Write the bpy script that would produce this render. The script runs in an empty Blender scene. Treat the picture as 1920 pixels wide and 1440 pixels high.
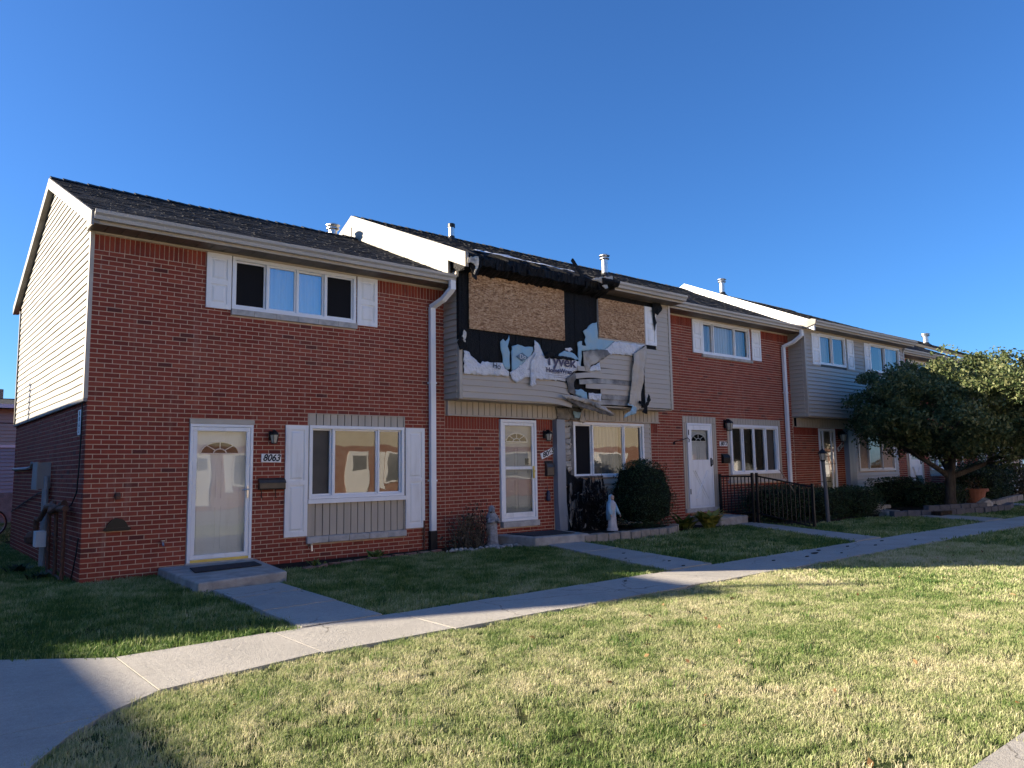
import bpy, bmesh, math, random
import numpy as np
from mathutils import Vector, Matrix, noise as mnoise
from mathutils.geometry import delaunay_2d_cdt

random.seed(7)
RNG = np.random.default_rng(11)
scene = bpy.context.scene
COL = scene.collection

# ------------------------------------------------------------------ camera
cam_d = bpy.data.cameras.new('camera')
cam = bpy.data.objects.new('camera', cam_d)
COL.objects.link(cam)
cam_d.sensor_width = 36.0
cam_d.lens = 36.0 * 1423.1 / 1920.0
cam_d.clip_start = 0.05
cam_d.clip_end = 2000.0
_yaw, _pit, _rol = math.radians(39.799), math.radians(6.2687), math.radians(-0.9055)
_f = Vector((math.sin(_yaw) * math.cos(_pit), math.cos(_yaw) * math.cos(_pit), math.sin(_pit)))
_r = Vector((math.cos(_yaw), -math.sin(_yaw), 0.0))
_u = _r.cross(_f)
_r2 = _r * math.cos(_rol) + _u * math.sin(_rol)
_u2 = -_r * math.sin(_rol) + _u * math.cos(_rol)
cam.matrix_world = Matrix(((_r2.x, _u2.x, -_f.x, -2.207), (_r2.y, _u2.y, -_f.y, -11.998),
                           (_r2.z, _u2.z, -_f.z, 1.4985), (0, 0, 0, 1)))
scene.camera = cam

# ------------------------------------------------------------------ sky, sun, exposure
SUN = Vector((-2.3, 1.84, 1.0)).normalized()
SUN_EL = math.asin(SUN.z)
SUN_AZ = math.atan2(SUN.x, SUN.y)
world = bpy.data.worlds.new('World')
scene.world = world
world.use_nodes = True
_n = world.node_tree.nodes
_n.clear()
_sky = _n.new('ShaderNodeTexSky')
_sky.sky_type = 'NISHITA'
_sky.sun_disc = False
_sky.sun_elevation = SUN_EL
_sky.sun_rotation = SUN_AZ
_sky.altitude = 200.0
_sky.air_density = 1.0
_sky.dust_density = 0.6
_sky.ozone_density = 9.9
_bg = _n.new('ShaderNodeBackground')
_bg.inputs['Strength'].default_value = 0.059
_wo = _n.new('ShaderNodeOutputWorld')
world.node_tree.links.new(_sky.outputs[0], _bg.inputs['Color'])
world.node_tree.links.new(_bg.outputs[0], _wo.inputs['Surface'])

sun_d = bpy.data.lights.new('sun', 'SUN')
sun_d.energy = 4.7
sun_d.angle = math.radians(0.53)
sun_d.color = (1.0, 0.86, 0.66)
sun = bpy.data.objects.new('sun', sun_d)
COL.objects.link(sun)
sun.rotation_euler = SUN.to_track_quat('Z', 'Y').to_euler()
sun.location = SUN * 60

vs = scene.view_settings
vs.view_transform = 'Standard'
vs.look = 'None'
vs.exposure = 1.95
vs.gamma = 1.0
vs.use_curve_mapping = False
scene.cycles.max_bounces = 6
scene.cycles.transparent_max_bounces = 12
scene.cycles.use_denoising = True

# ------------------------------------------------------------------ helpers
def wloc(o):
    v = Vector((0, 0, 0))
    while o is not None:
        v += o.location
        o = o.parent
    return v

def link(name, data, parent=None):
    o = bpy.data.objects.new(name, data)
    COL.objects.link(o)
    if parent is not None:
        o.parent = parent
    return o

def tag(o, label=None, cat=None, group=None, kind=None):
    if label: o['label'] = label
    if cat: o['category'] = cat
    if group: o['group'] = group
    if kind: o['kind'] = kind
    return o

def thing(name, label, cat, loc=(0, 0, 0), group=None):
    o = link(name, None)
    o.location = loc
    o.empty_display_size = 0.1
    return tag(o, label, cat, group)

class MB:
    """collects geometry in world coordinates; build() links it as one mesh object"""
    def __init__(s):
        s.v = []; s.f = []
    def add(s, verts, faces):
        b = len(s.v)
        s.v.extend([tuple(p) for p in verts])
        s.f.extend([tuple(i + b for i in f) for f in faces])
        return s
    def box(s, x0, x1, y0, y1, z0, z1):
        return s.add([(x0, y0, z0), (x1, y0, z0), (x1, y1, z0), (x0, y1, z0), (x0, y0, z1), (x1, y0, z1), (x1, y1, z1), (x0, y1, z1)],
                     [(0, 3, 2, 1), (4, 5, 6, 7), (0, 1, 5, 4), (1, 2, 6, 5), (2, 3, 7, 6), (3, 0, 4, 7)])
    def prism(s, poly, a, b, fn):
        """poly: 2D outline, fn(u, v, w) -> xyz, extruded from w=a to w=b"""
        n = len(poly)
        vs_ = [fn(p[0], p[1], a) for p in poly] + [fn(p[0], p[1], b) for p in poly]
        fs = [tuple(range(n - 1, -1, -1)), tuple(range(n, 2 * n))]
        fs += [(i, (i + 1) % n, n + (i + 1) % n, n + i) for i in range(n)]
        return s.add(vs_, fs)
    def xprism(s, poly, x0, x1):      # poly in (y, z)
        return s.prism(poly, x0, x1, lambda u, v, w: (w, u, v))
    def yprism(s, poly, y0, y1):      # poly in (x, z)
        return s.prism(poly, y0, y1, lambda u, v, w: (u, w, v))
    def zprism(s, poly, z0, z1):      # poly in (x, y)
        return s.prism(poly, z0, z1, lambda u, v, w: (u, v, w))
    def tube(s, pts, r, n=8, cap=True):
        pts = [Vector(p) for p in pts]
        rr = r if isinstance(r, (list, tuple)) else [r] * len(pts)
        rings = []
        ref = None
        for i, p in enumerate(pts):
            d = (pts[min(i + 1, len(pts) - 1)] - pts[max(i - 1, 0)]).normalized()
            if ref is None:
                ref = Vector((0, 0, 1)) if abs(d.z) < 0.9 else Vector((1, 0, 0))
            a = d.cross(ref).normalized(); b = d.cross(a).normalized()
            ref = a.cross(d).normalized()
            rings.append([p + (a * math.cos(2 * math.pi * k / n) + b * math.sin(2 * math.pi * k / n)) * rr[i] for k in range(n)])
        vs_ = [v for ring in rings for v in ring]
        fs = []
        for i in range(len(pts) - 1):
            for k in range(n):
                fs.append((i * n + k, i * n + (k + 1) % n, (i + 1) * n + (k + 1) % n, (i + 1) * n + k))
        if cap:
            fs.append(tuple(range(n - 1, -1, -1)))
            fs.append(tuple((len(pts) - 1) * n + k for k in range(n)))
        return s.add(vs_, fs)
    def lathe(s, prof, c, n=16, sx=1, sy=1, fold=0, nf=0, ph=0):
        vs_, fs = [], []
        for (r, z) in prof:
            for k in range(n):
                a = 2 * math.pi * k / n
                rr = r * (1 + fold * math.sin(nf * a + ph))
                vs_.append((c[0] + rr * math.cos(a) * sx, c[1] + rr * math.sin(a) * sy, c[2] + z))
        for i in range(len(prof) - 1):
            for k in range(n):
                fs.append((i * n + k, i * n + (k + 1) % n, (i + 1) * n + (k + 1) % n, (i + 1) * n + k))
        fs.append(tuple(range(n - 1, -1, -1)))
        fs.append(tuple((len(prof) - 1) * n + k for k in range(n)))
        return s.add(vs_, fs)
    def ball(s, c, rx, ry, rz, n=12, m=8):
        prof = [(math.sin(math.pi * i / m), -math.cos(math.pi * i / m)) for i in range(m + 1)]
        vs_, fs = [], []
        for (r, z) in prof:
            for k in range(n):
                a = 2 * math.pi * k / n
                vs_.append((c[0] + r * rx * math.cos(a), c[1] + r * ry * math.sin(a), c[2] + z * rz))
        for i in range(m):
            for k in range(n):
                fs.append((i * n + k, i * n + (k + 1) % n, (i + 1) * n + (k + 1) % n, (i + 1) * n + k))
        return s.add(vs_, fs)
    def mesh(s, name, mat=None, origin=(0, 0, 0), smooth=False):
        me = bpy.data.meshes.new(name)
        o = Vector(origin)
        me.from_pydata([(p[0] - o.x, p[1] - o.y, p[2] - o.z) for p in s.v], [], s.f)
        if mat: me.materials.append(mat)
        if smooth:
            me.polygons.foreach_set('use_smooth', [True] * len(me.polygons))
        me.update()
        return me
    def build(s, name, mat=None, parent=None, smooth=False, label=None, kind=None):
        org = wloc(parent) if parent is not None else Vector((0, 0, 0))
        o = link(name, s.mesh(name, mat, org, smooth), parent)
        return tag(o, label, None, None, kind)
    def top(s, name, mat, label, cat, base, group=None, smooth=False):
        """a top-level thing made of one mesh"""
        o = link(name, s.mesh(name, mat, base, smooth))
        o.location = base
        return tag(o, label, cat, group)

def box(name, mat, parent, x0, x1, y0, y1, z0, z1, label=None):
    return MB().box(x0, x1, y0, y1, z0, z1).build(name, mat, parent, label=label)

def bevel(o, w=0.006, seg=1):
    m = o.modifiers.new('edge', 'BEVEL')
    m.width = w; m.segments = seg; m.limit_method = 'ANGLE'
    return o

# ------------------------------------------------------------------ materials
class NT:
    def __init__(s, name):
        s.m = bpy.data.materials.new(name)
        s.m.use_nodes = True
        s.t = s.m.node_tree
        s.t.nodes.clear()
        s.out = s.t.nodes.new('ShaderNodeOutputMaterial')
    def n(s, typ, **kw):
        nd = s.t.nodes.new('ShaderNode' + typ)
        for k, v in kw.items():
            if k[0] == 'i' and k[1:].isdigit():
                nd.inputs[int(k[1:])].default_value = v
            elif hasattr(nd, k):
                setattr(nd, k, v)
            else:
                nd.inputs[k.replace('_', ' ')].default_value = v
        return nd
    def l(s, a, b): s.t.links.new(a, b)
    def pos(s): return s.n('NewGeometry').outputs['Position']
    def math(s, op, a, b=None, c=None):
        nd = s.n('Math', operation=op)
        for i, x in enumerate((a, b, c)):
            if x is None: continue
            if isinstance(x, (int, float)): nd.inputs[i].default_value = x
            else: s.l(x, nd.inputs[i])
        return nd.outputs[0]
    def vmul(s, v, sc):
        nd = s.n('VectorMath', operation='MULTIPLY')
        s.l(v, nd.inputs[0]); nd.inputs[1].default_value = sc
        return nd.outputs[0]
    def noise(s, v, scale, detail=3, rough=0.55, dist=0):
        nd = s.n('TexNoise', Scale=scale, Detail=detail, Roughness=rough, Distortion=dist)
        s.l(v, nd.inputs['Vector'])
        return nd.outputs['Fac']
    def ramp(s, f, stops):
        nd = s.n('ValToRGB')
        e = nd.color_ramp.elements
        while len(e) < len(stops): e.new(0.5)
        for i, (p, c) in enumerate(stops):
            e[i].position = p
            e[i].color = (c[0], c[1], c[2], 1) if isinstance(c, (tuple, list)) else (c, c, c, 1)
        s.l(f, nd.inputs[0])
        return nd.outputs[0]
    def mix(s, f, a, b):
        nd = s.n('Mix', data_type='RGBA')
        for sock, x in ((nd.inputs[0], f), (nd.inputs[6], a), (nd.inputs[7], b)):
            if isinstance(x, (int, float)): sock.default_value = x
            elif isinstance(x, (tuple, list)): sock.default_value = (x[0], x[1], x[2], 1)
            else: s.l(x, sock)
        return nd.outputs[2]
    def bump(s, h, strength=0.3, dist=0.01):
        nd = s.n('Bump', Strength=strength, Distance=dist)
        s.l(h, nd.inputs['Height'])
        return nd.outputs[0]
    def bsdf(s, col, rough=0.7, metal=0.0, spec=0.5, normal=None, sub=None):
        nd = s.n('BsdfPrincipled')
        for key, x in (('Base Color', col), ('Roughness', rough), ('Metallic', metal), ('Specular IOR Level', spec)):
            if isinstance(x, (int, float)): nd.inputs[key].default_value = x
            elif isinstance(x, (tuple, list)): nd.inputs[key].default_value = (x[0], x[1], x[2], 1)
            else: s.l(x, nd.inputs[key])
        if normal is not None: s.l(normal, nd.inputs['Normal'])
        s.l(nd.outputs[0], s.out.inputs['Surface'])
        return nd

def pmat(name, c1, c2=None, scale=6.0, lo=0.35, hi=0.7, rough=0.6, metal=0.0, spec=0.4, bump=0.0, bscale=60.0, bdist=0.004, stretch=(1, 1, 1), detail=4):
    t = NT(name)
    p = t.vmul(t.pos(), stretch)
    col = c1
    if c2 is not None:
        col = t.ramp(t.noise(p, scale, detail), [(lo, c1), (hi, c2)])
    nm = t.bump(t.noise(p, bscale, 4), bump, bdist) if bump else None
    t.bsdf(col, rough, metal, spec, nm)
    return t.m

M = {}
def _brick():
    t = NT('red_brick')
    sep = t.n('SeparateXYZ'); t.l(t.pos(), sep.inputs[0])
    row = t.math('FLOOR', t.math('DIVIDE', sep.outputs[2], 0.0683))
    u = t.math('DIVIDE', t.math('ADD', sep.outputs[0], sep.outputs[1]), 0.2032)
    idx = t.math('FLOOR', t.math('ADD', u, t.math('MULTIPLY', t.math('MODULO', row, 2.0), 0.5)))
    cv = t.n('CombineXYZ'); t.l(idx, cv.inputs[0]); t.l(row, cv.inputs[1])
    wn = t.n('TexWhiteNoise', noise_dimensions='2D'); t.l(cv.outputs[0], wn.inputs['Vector'])
    c = t.ramp(wn.outputs['Value'], [(0.0, (0.10, 0.026, 0.022)), (0.025, (0.205, 0.040, 0.025)), (0.5, (0.262, 0.050, 0.030)), (0.95, (0.30, 0.061, 0.036)), (1.0, (0.35, 0.085, 0.046))])
    n1 = t.noise(t.vmul(t.pos(), (1, 1, 2.5)), 38, 5, 0.65)
    c = t.mix(t.ramp(n1, [(0.45, 0.0), (0.75, 0.30)]), c, (0.18, 0.045, 0.034))
    big = t.noise(t.pos(), 0.8, 3)
    c = t.mix(t.ramp(big, [(0.4, 0.0), (0.7, 0.18)]), c, (0.36, 0.14, 0.10))
    stk = t.noise(t.vmul(t.pos(), (2.6, 2.6, 0.22)), 2.2, 4, 0.65)
    c = t.mix(t.ramp(stk, [(0.56, 0.0), (0.74, 0.30)]), c, (0.42, 0.27, 0.21))
    c = t.mix(t.ramp(stk, [(0.24, 0.28), (0.40, 0.0)]), c, (0.12, 0.038, 0.03))
    t.bsdf(c, 0.85, 0, 0.25, t.bump(t.noise(t.pos(), 140, 4), 0.5, 0.004))
    return t.m
M['brick'] = _brick()
M['mortar'] = pmat('mortar', (0.62, 0.46, 0.34), (0.50, 0.37, 0.275), 9, rough=0.95, bump=0.4, bscale=200, spec=0.1)
M['siding'] = pmat('tan_vinyl_siding', (0.50, 0.43, 0.34), (0.43, 0.37, 0.295), 1.3, rough=0.45, spec=0.4, bump=0.15, bscale=90, stretch=(0.25, 0.25, 2.5))
M['siding_light'] = pmat('cream_vinyl_siding', (0.275, 0.262, 0.235), (0.25, 0.237, 0.21), 1.1, rough=0.5, spec=0.35, bump=0.1, bscale=90, stretch=(1, 0.25, 2.5))
M['siding_grey'] = pmat('grey_vinyl_siding', (0.46, 0.395, 0.32), (0.41, 0.355, 0.29), 1.3, rough=0.45, spec=0.4, stretch=(0.25, 0.25, 2.5))
M['trim_tan'] = pmat('tan_trim', (0.50, 0.44, 0.36), (0.41, 0.36, 0.29), 3, rough=0.5)
M['trim_dark'] = pmat('dark_brown_trim', (0.08, 0.07, 0.06), (0.05, 0.045, 0.04), 3, rough=0.6)  # dark brown base colour for backings behind boards and siding
M['board'] = pmat('vertical_panel_board', (0.50, 0.43, 0.34), (0.42, 0.36, 0.285), 2.2, rough=0.55, bump=0.2, bscale=70, stretch=(3, 3, 0.3))
M['white'] = pmat('white_paint', (0.86, 0.85, 0.83), (0.68, 0.66, 0.62), 2.5, lo=0.5, hi=0.82, rough=0.5, bump=0.05, stretch=(3, 3, 0.5), detail=6)
M['white_vinyl'] = pmat('white_vinyl', (0.86, 0.86, 0.86), (0.80, 0.80, 0.80), 2.5, rough=0.35)
M['white_worn'] = pmat('weathered_white_metal', (0.235, 0.225, 0.205), (0.10, 0.088, 0.07), 4.0, lo=0.42, hi=0.75, rough=0.5, stretch=(1, 0.7, 0.6), detail=7)
M['gutter'] = pmat('grey_gutter', (0.46, 0.44, 0.41), (0.37, 0.35, 0.325), 1.5, rough=0.4, stretch=(0.4, 1, 4))
M['soffit'] = pmat('brown_soffit', (0.20, 0.17, 0.145), (0.14, 0.12, 0.10), 3, rough=0.6)
M['column'] = pmat('slate_metal_wrap', (0.27, 0.30, 0.34), (0.21, 0.235, 0.27), 2.0, rough=0.4, stretch=(2, 2, 0.4))
M['metal'] = pmat('galvanised_metal', (0.62, 0.61, 0.60), (0.45, 0.45, 0.45), 14, rough=0.32, metal=0.9)
M['black_metal'] = pmat('black_metal', (0.007, 0.007, 0.008), rough=0.45, spec=0.35)
M['black_plastic'] = pmat('black_plastic', (0.016, 0.016, 0.018), rough=0.5)
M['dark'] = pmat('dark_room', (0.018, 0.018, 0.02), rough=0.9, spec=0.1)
M['screen'] = pmat('insect_screen', (0.014, 0.014, 0.016), rough=0.8, spec=0.1)
M['stone'] = pmat('limestone_sill', (0.52, 0.49, 0.45), (0.33, 0.315, 0.30), 9, rough=0.9, bump=0.6, bscale=45)
M['concrete'] = pmat('concrete_step', (0.44, 0.41, 0.37), (0.27, 0.255, 0.235), 5, rough=0.95, bump=0.8, bscale=55, bdist=0.012, spec=0.2)
M['brass'] = pmat('brass', (0.80, 0.60, 0.14), (0.66, 0.48, 0.10), 5, rough=0.35, metal=0.1)
M['brown_metal'] = pmat('bronze_metal', (0.085, 0.070, 0.055), (0.06, 0.05, 0.042), 9, rough=0.4, metal=0.3)
M['rust'] = pmat('rusty_pipe', (0.16, 0.075, 0.045), (0.08, 0.04, 0.03), 22, rough=0.8, bump=0.5, bscale=90)
M['pipe_grey'] = pmat('grey_conduit', (0.36, 0.37, 0.38), (0.27, 0.27, 0.28), 7, rough=0.5)
M['box_grey'] = pmat('grey_utility_box', (0.36, 0.36, 0.36), (0.30, 0.30, 0.30), 4, rough=0.5)
M['lamp_glass'] = pmat('frosted_lamp_glass', (0.55, 0.50, 0.40), (0.42, 0.38, 0.30), 18, rough=0.25)
M['ink'] = pmat('black_ink', (0.012, 0.012, 0.018), rough=0.6)
M['print_purple'] = pmat('purple_grey_print', (0.085, 0.075, 0.12), rough=0.7)
M['print_grey'] = pmat('blue_grey_print', (0.13, 0.20, 0.26), rough=0.7)
M['curtain'] = pmat('pale_curtain', (0.62, 0.60, 0.58), (0.50, 0.49, 0.48), 3, rough=0.9, stretch=(6, 6, 0.3))
M['curtain_grey'] = pmat('grey_curtain', (0.36, 0.36, 0.37), (0.24, 0.24, 0.25), 3, rough=0.9, stretch=(6, 6, 0.3))
M['door_white'] = pmat('painted_door', (0.66, 0.66, 0.66), (0.60, 0.60, 0.60), 3, rough=0.45)
M['door_grey'] = pmat('grey_painted_door', (0.40, 0.41, 0.43), (0.36, 0.37, 0.39), 3, rough=0.45)
M['mat_dark'] = pmat('dark_door_mat', (0.035, 0.036, 0.042), (0.02, 0.02, 0.025), 30, rough=0.95, bump=0.6, bscale=220)
def _char():
    t = NT('charred_wood')
    p = t.pos()
    n1 = t.noise(t.vmul(p, (1, 1, 0.45)), 7, 6, 0.7)
    vo = t.n('TexVoronoi', Scale=26.0, feature='DISTANCE_TO_EDGE'); t.l(t.vmul(p, (1, 1, 0.5)), vo.inputs['Vector'])
    col = t.ramp(n1, [(0.3, (0.004, 0.004, 0.005)), (0.62, (0.009, 0.009, 0.010)), (0.82, (0.028, 0.027, 0.027))])
    h = t.math('ADD', t.math('MULTIPLY', n1, 1.4), t.ramp(vo.outputs['Distance'], [(0.0, 0.0), (0.08, 0.5)]))
    t.bsdf(col, 0.7, 0, 0.22, t.bump(h, 0.7, 0.03))
    return t.m
M['char'] = _char()
M['soot'] = pmat('soot_stained_siding', (0.07, 0.064, 0.058), (0.28, 0.255, 0.225), 3.2, rough=0.7, bump=0.6, bscale=20, bdist=0.02)
M['wrap'] = pmat('white_house_wrap', (0.72, 0.73, 0.75), (0.52, 0.53, 0.57), 5, lo=0.45, hi=0.8, rough=0.5, bump=1.0, bscale=14, bdist=0.06, detail=6)
M['wrap_scorched'] = pmat('scorched_house_wrap', (0.62, 0.58, 0.50), (0.22, 0.18, 0.13), 6, lo=0.48, hi=0.72, rough=0.6, bump=0.6, bscale=9, bdist=0.05)
M['foam'] = pmat('blue_foam_board', (0.26, 0.45, 0.58), (0.36, 0.47, 0.50), 5, lo=0.4, hi=0.75, rough=0.7, bump=0.4, bscale=26, bdist=0.01)
def _osb():
    t = NT('strand_board')
    p = t.pos()
    wp = t.n('TexNoise', Scale=3.0, Detail=2.0); t.l(p, wp.inputs['Vector'])
    add = t.n('VectorMath', operation='MULTIPLY_ADD'); t.l(wp.outputs['Color'], add.inputs[0]); add.inputs[1].default_value = (0.10, 0.10, 0.10); t.l(p, add.inputs[2])
    cols = []
    for sc in ((16, 1, 52), (40, 1, 26), (24, 1, 90)):
        vo = t.n('TexVoronoi', Scale=1.0); t.l(t.vmul(add.outputs[0], sc), vo.inputs['Vector'])
        sp = t.n('SeparateColor'); t.l(vo.outputs['Color'], sp.inputs[0])
        cols.append(sp.outputs[0])
    f = t.math('ADD', t.math('MULTIPLY', cols[0], 0.45), t.math('ADD', t.math('MULTIPLY', cols[1], 0.25), t.math('MULTIPLY', cols[2], 0.30)))
    c = t.ramp(f, [(0.18, (0.14, 0.065, 0.030)), (0.38, (0.34, 0.185, 0.090)), (0.6, (0.48, 0.285, 0.150)), (0.85, (0.66, 0.46, 0.28))])
    c = t.mix(t.ramp(t.noise(p, 1.6, 3), [(0.4, 0.0), (0.75, 0.45)]), c, (0.36, 0.21, 0.115))
    t.bsdf(c, 0.8, 0, 0.25, t.bump(f, 0.35, 0.006))
    return t.m
M['osb'] = _osb()
def _shingle():
    t = NT('charcoal_shingle')
    g = t.n('NewGeometry')
    c = t.ramp(g.outputs['Random Per Island'], [(0.0, (0.026, 0.027, 0.030)), (0.5, (0.037, 0.038, 0.042)), (0.9, (0.050, 0.051, 0.055)), (1.0, (0.068, 0.068, 0.07))])
    sp = t.noise(g.outputs['Position'], 220, 2)
    c = t.mix(t.ramp(sp, [(0.45, 0.0), (0.75, 0.6)]), c, (0.075, 0.075, 0.078))
    t.bsdf(c, 0.9, 0, 0.2, t.bump(sp, 0.8, 0.006))
    return t.m
M['shingle'] = _shingle()
M['roof_deck'] = pmat('roof_edge', (0.03, 0.03, 0.033), rough=0.9)
def _glass(name, wav=0.05, refl=1.0, sc=1.6):
    t = NT(name)
    nb = t.noise(t.vmul(t.pos(), (1, 1, 0.7)), sc, 1)
    bm = t.bump(nb, 1.0, wav)
    fr = t.n('Fresnel', IOR=1.75); t.l(bm, fr.inputs['Normal'])
    f = t.math('MINIMUM', t.math('MULTIPLY', fr.outputs[0], refl), 1.0)
    tr = t.n('BsdfTransparent'); tr.inputs[0].default_value = (0.86, 0.89, 0.88, 1)
    gl = t.n('BsdfGlossy', Roughness=0.004); gl.inputs[0].default_value = (1, 1, 1, 1); t.l(bm, gl.inputs['Normal'])
    mx = t.n('MixShader'); t.l(f, mx.inputs[0]); t.l(tr.outputs[0], mx.inputs[1]); t.l(gl.outputs[0], mx.inputs[2])
    t.l(mx.outputs[0], t.out.inputs['Surface'])
    return t.m
M['glass'] = _glass('window_glass', 0.0012, 1.1)
M['glass_mirror'] = _glass('coated_window_glass', 0.0008, 4.0)
M['glass_wavy'] = _glass('wavy_storm_glass', 0.0026, 1.15, 2.1)
M['glass_door'] = _glass('storm_door_glass', 0.0030, 0.65, 1.6)
def _walk():
    t = NT('sidewalk_concrete')
    p = t.pos()
    c = t.ramp(t.noise(p, 1.1, 6, 0.6), [(0.3, (0.40, 0.38, 0.345)), (0.7, (0.54, 0.51, 0.46))])
    g = t.n('ObjectInfo')
    c = t.mix(t.math('MULTIPLY', g.outputs['Random'], 0.30), c, (0.33, 0.315, 0.29))
    fine = t.noise(p, 160, 3, 0.7)
    c = t.mix(t.ramp(fine, [(0.42, 0.0), (0.7, 0.75)]), c, (0.24, 0.225, 0.20))
    mid = t.noise(p, 22, 5, 0.7)
    c = t.mix(t.ramp(mid, [(0.35, 0.35), (0.6, 0.0)]), c, (0.28, 0.26, 0.23))
    st = t.noise(t.vmul(p, (1, 2.2, 1)), 5.5, 5, 0.75)
    c = t.mix(t.ramp(st, [(0.60, 0.0), (0.74, 0.6)]), c, (0.17, 0.16, 0.145))
    wv = t.n('TexNoise', Scale=3.0, Detail=4.0); t.l(p, wv.inputs['Vector'])
    wa = t.n('VectorMath', operation='MULTIPLY_ADD'); t.l(wv.outputs['Color'], wa.inputs[0]); wa.inputs[1].default_value = (0.5, 0.5, 0); t.l(p, wa.inputs[2])
    cr = t.n('TexVoronoi', Scale=0.62, feature='DISTANCE_TO_EDGE'); t.l(wa.outputs[0], cr.inputs['Vector'])
    c = t.mix(t.math('MULTIPLY', t.ramp(cr.outputs['Distance'], [(0.0, 1.0), (0.006, 0.0)]), t.ramp(t.noise(p, 0.45, 1), [(0.47, 0.0), (0.55, 0.8)])), c, (0.07, 0.065, 0.055))
    t.bsdf(c, 0.92, 0, 0.2, t.bump(t.math('ADD', fine, t.noise(p, 28, 4)), 0.8, 0.008))
    return t.m
M['walk'] = _walk()
M['soil'] = pmat('garden_soil', (0.030, 0.022, 0.016), (0.055, 0.042, 0.03), 12, rough=0.98, bump=0.9, bscale=40, bdist=0.03, spec=0.1)
M['pebble'] = pmat('pale_pebble', (0.46, 0.43, 0.38), (0.18, 0.17, 0.155), 9, rough=0.85)
M['block'] = pmat('grey_edging_block', (0.34, 0.30, 0.26), (0.21, 0.19, 0.165), 7, rough=0.95, bump=0.9, bscale=35, bdist=0.012, spec=0.1)
M['slate'] = pmat('slate_block', (0.11, 0.11, 0.125), (0.07, 0.07, 0.08), 6, rough=0.9, bump=0.8, bscale=30, bdist=0.012)
M['bark'] = pmat('tree_bark', (0.10, 0.085, 0.07), (0.05, 0.042, 0.036), 9, rough=0.95, bump=1.0, bscale=30, bdist=0.03, stretch=(2, 2, 0.35), spec=0.1)
M['terracotta'] = pmat('terracotta', (0.33, 0.13, 0.085), (0.26, 0.10, 0.065), 8, rough=0.85)
def _leaf(name, stops, sc=2.0, trans=0.25):
    t = NT(name)
    g = t.n('NewGeometry')
    f = t.math('ADD', t.math('MULTIPLY', g.outputs['Random Per Island'], 0.6), t.math('MULTIPLY', t.noise(g.outputs['Position'], sc, 2), 0.4))
    c = t.ramp(f, stops)
    d = t.n('BsdfPrincipled', Roughness=0.55); t.l(c, d.inputs['Base Color']); d.inputs['Specular IOR Level'].default_value = 0.3
    tl = t.n('BsdfTranslucent'); t.l(c, tl.inputs[0])
    mx = t.n('MixShader', i0=trans); t.l(d.outputs[0], mx.inputs[1]); t.l(tl.outputs[0], mx.inputs[2])
    t.l(mx.outputs[0], t.out.inputs['Surface'])
    return t.m
M['tree_leaf'] = _leaf('tree_leaves', [(0.2, (0.040, 0.070, 0.025)), (0.5, (0.092, 0.122, 0.045)), (0.8, (0.20, 0.208, 0.088))])
M['yew'] = _leaf('dark_evergreen_needles', [(0.2, (0.012, 0.026, 0.012)), (0.5, (0.024, 0.050, 0.020)), (0.85, (0.050, 0.085, 0.030))], 4, 0.1)
M['hosta'] = _leaf('yellow_green_leaves', [(0.2, (0.12, 0.18, 0.035)), (0.5, (0.33, 0.33, 0.07)), (0.85, (0.58, 0.48, 0.13))], 4)
M['weed'] = _leaf('light_green_leaves', [(0.2, (0.06, 0.11, 0.025)), (0.5, (0.14, 0.20, 0.04)), (0.85, (0.24, 0.28, 0.07))], 4)
M['dry'] = _leaf('withered_stems', [(0.2, (0.030, 0.024, 0.017)), (0.5, (0.075, 0.060, 0.040)), (0.85, (0.26, 0.21, 0.14))], 6, 0.1)
M['shrub_red'] = _leaf('brownish_shrub_leaves', [(0.2, (0.035, 0.03, 0.016)), (0.6, (0.07, 0.06, 0.028)), (0.9, (0.16, 0.085, 0.05))], 4)
def _grass(name, dry):
    t = NT(name)
    g = t.n('NewGeometry')
    p = g.outputs['Position']
    big = t.noise(t.vmul(p, (1, 1, 0)), 0.55, 4, 0.6)
    mid = t.noise(t.vmul(p, (1, 1, 0)), 2.6, 4, 0.65)
    oi = t.n('ObjectInfo')
    rnd = t.math('MULTIPLY', t.math('ADD', oi.outputs['Random'], g.outputs['Random Per Island']), 0.5)
    f = t.math('ADD', t.math('MULTIPLY', big, 0.62), t.math('ADD', t.math('MULTIPLY', mid, 0.52), t.math('MULTIPLY', rnd, 0.36)))
    f = t.math('ADD', f, dry)
    c = t.ramp(f, [(0.46, (0.058, 0.125, 0.028)), (0.57, (0.16, 0.240, 0.062)), (0.70, (0.37, 0.405, 0.19)), (0.84, (0.57, 0.53, 0.34)), (1.0, (0.68, 0.61, 0.44))])
    d = t.n('BsdfPrincipled', Roughness=0.6); t.l(c, d.inputs['Base Color']); d.inputs['Specular IOR Level'].default_value = 0.25
    tl = t.n('BsdfTranslucent'); t.l(c, tl.inputs[0])
    mx = t.n('MixShader', i0=0.3); t.l(d.outputs[0], mx.inputs[1]); t.l(tl.outputs[0], mx.inputs[2])
    t.l(mx.outputs[0], t.out.inputs['Surface'])
    return t.m
M['grass_dry'] = _grass('sun_dried_grass', -0.05)
M['grass_green'] = _grass('green_grass', -0.19)
def _ground():
    t = NT('lawn_ground')
    p = t.pos()
    c = t.ramp(t.noise(p, 1.4, 5), [(0.35, (0.030, 0.050, 0.015)), (0.7, (0.075, 0.075, 0.03))])
    t.bsdf(c, 1.0, 0, 0.1, t.bump(t.noise(p, 60, 4), 0.8, 0.02))
    return t.m
M['ground'] = _ground()
M['statue_grey'] = pmat('grey_cast_stone', (0.34, 0.34, 0.35), (0.17, 0.17, 0.18), 16, rough=0.85, bump=0.4, bscale=60)
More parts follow.
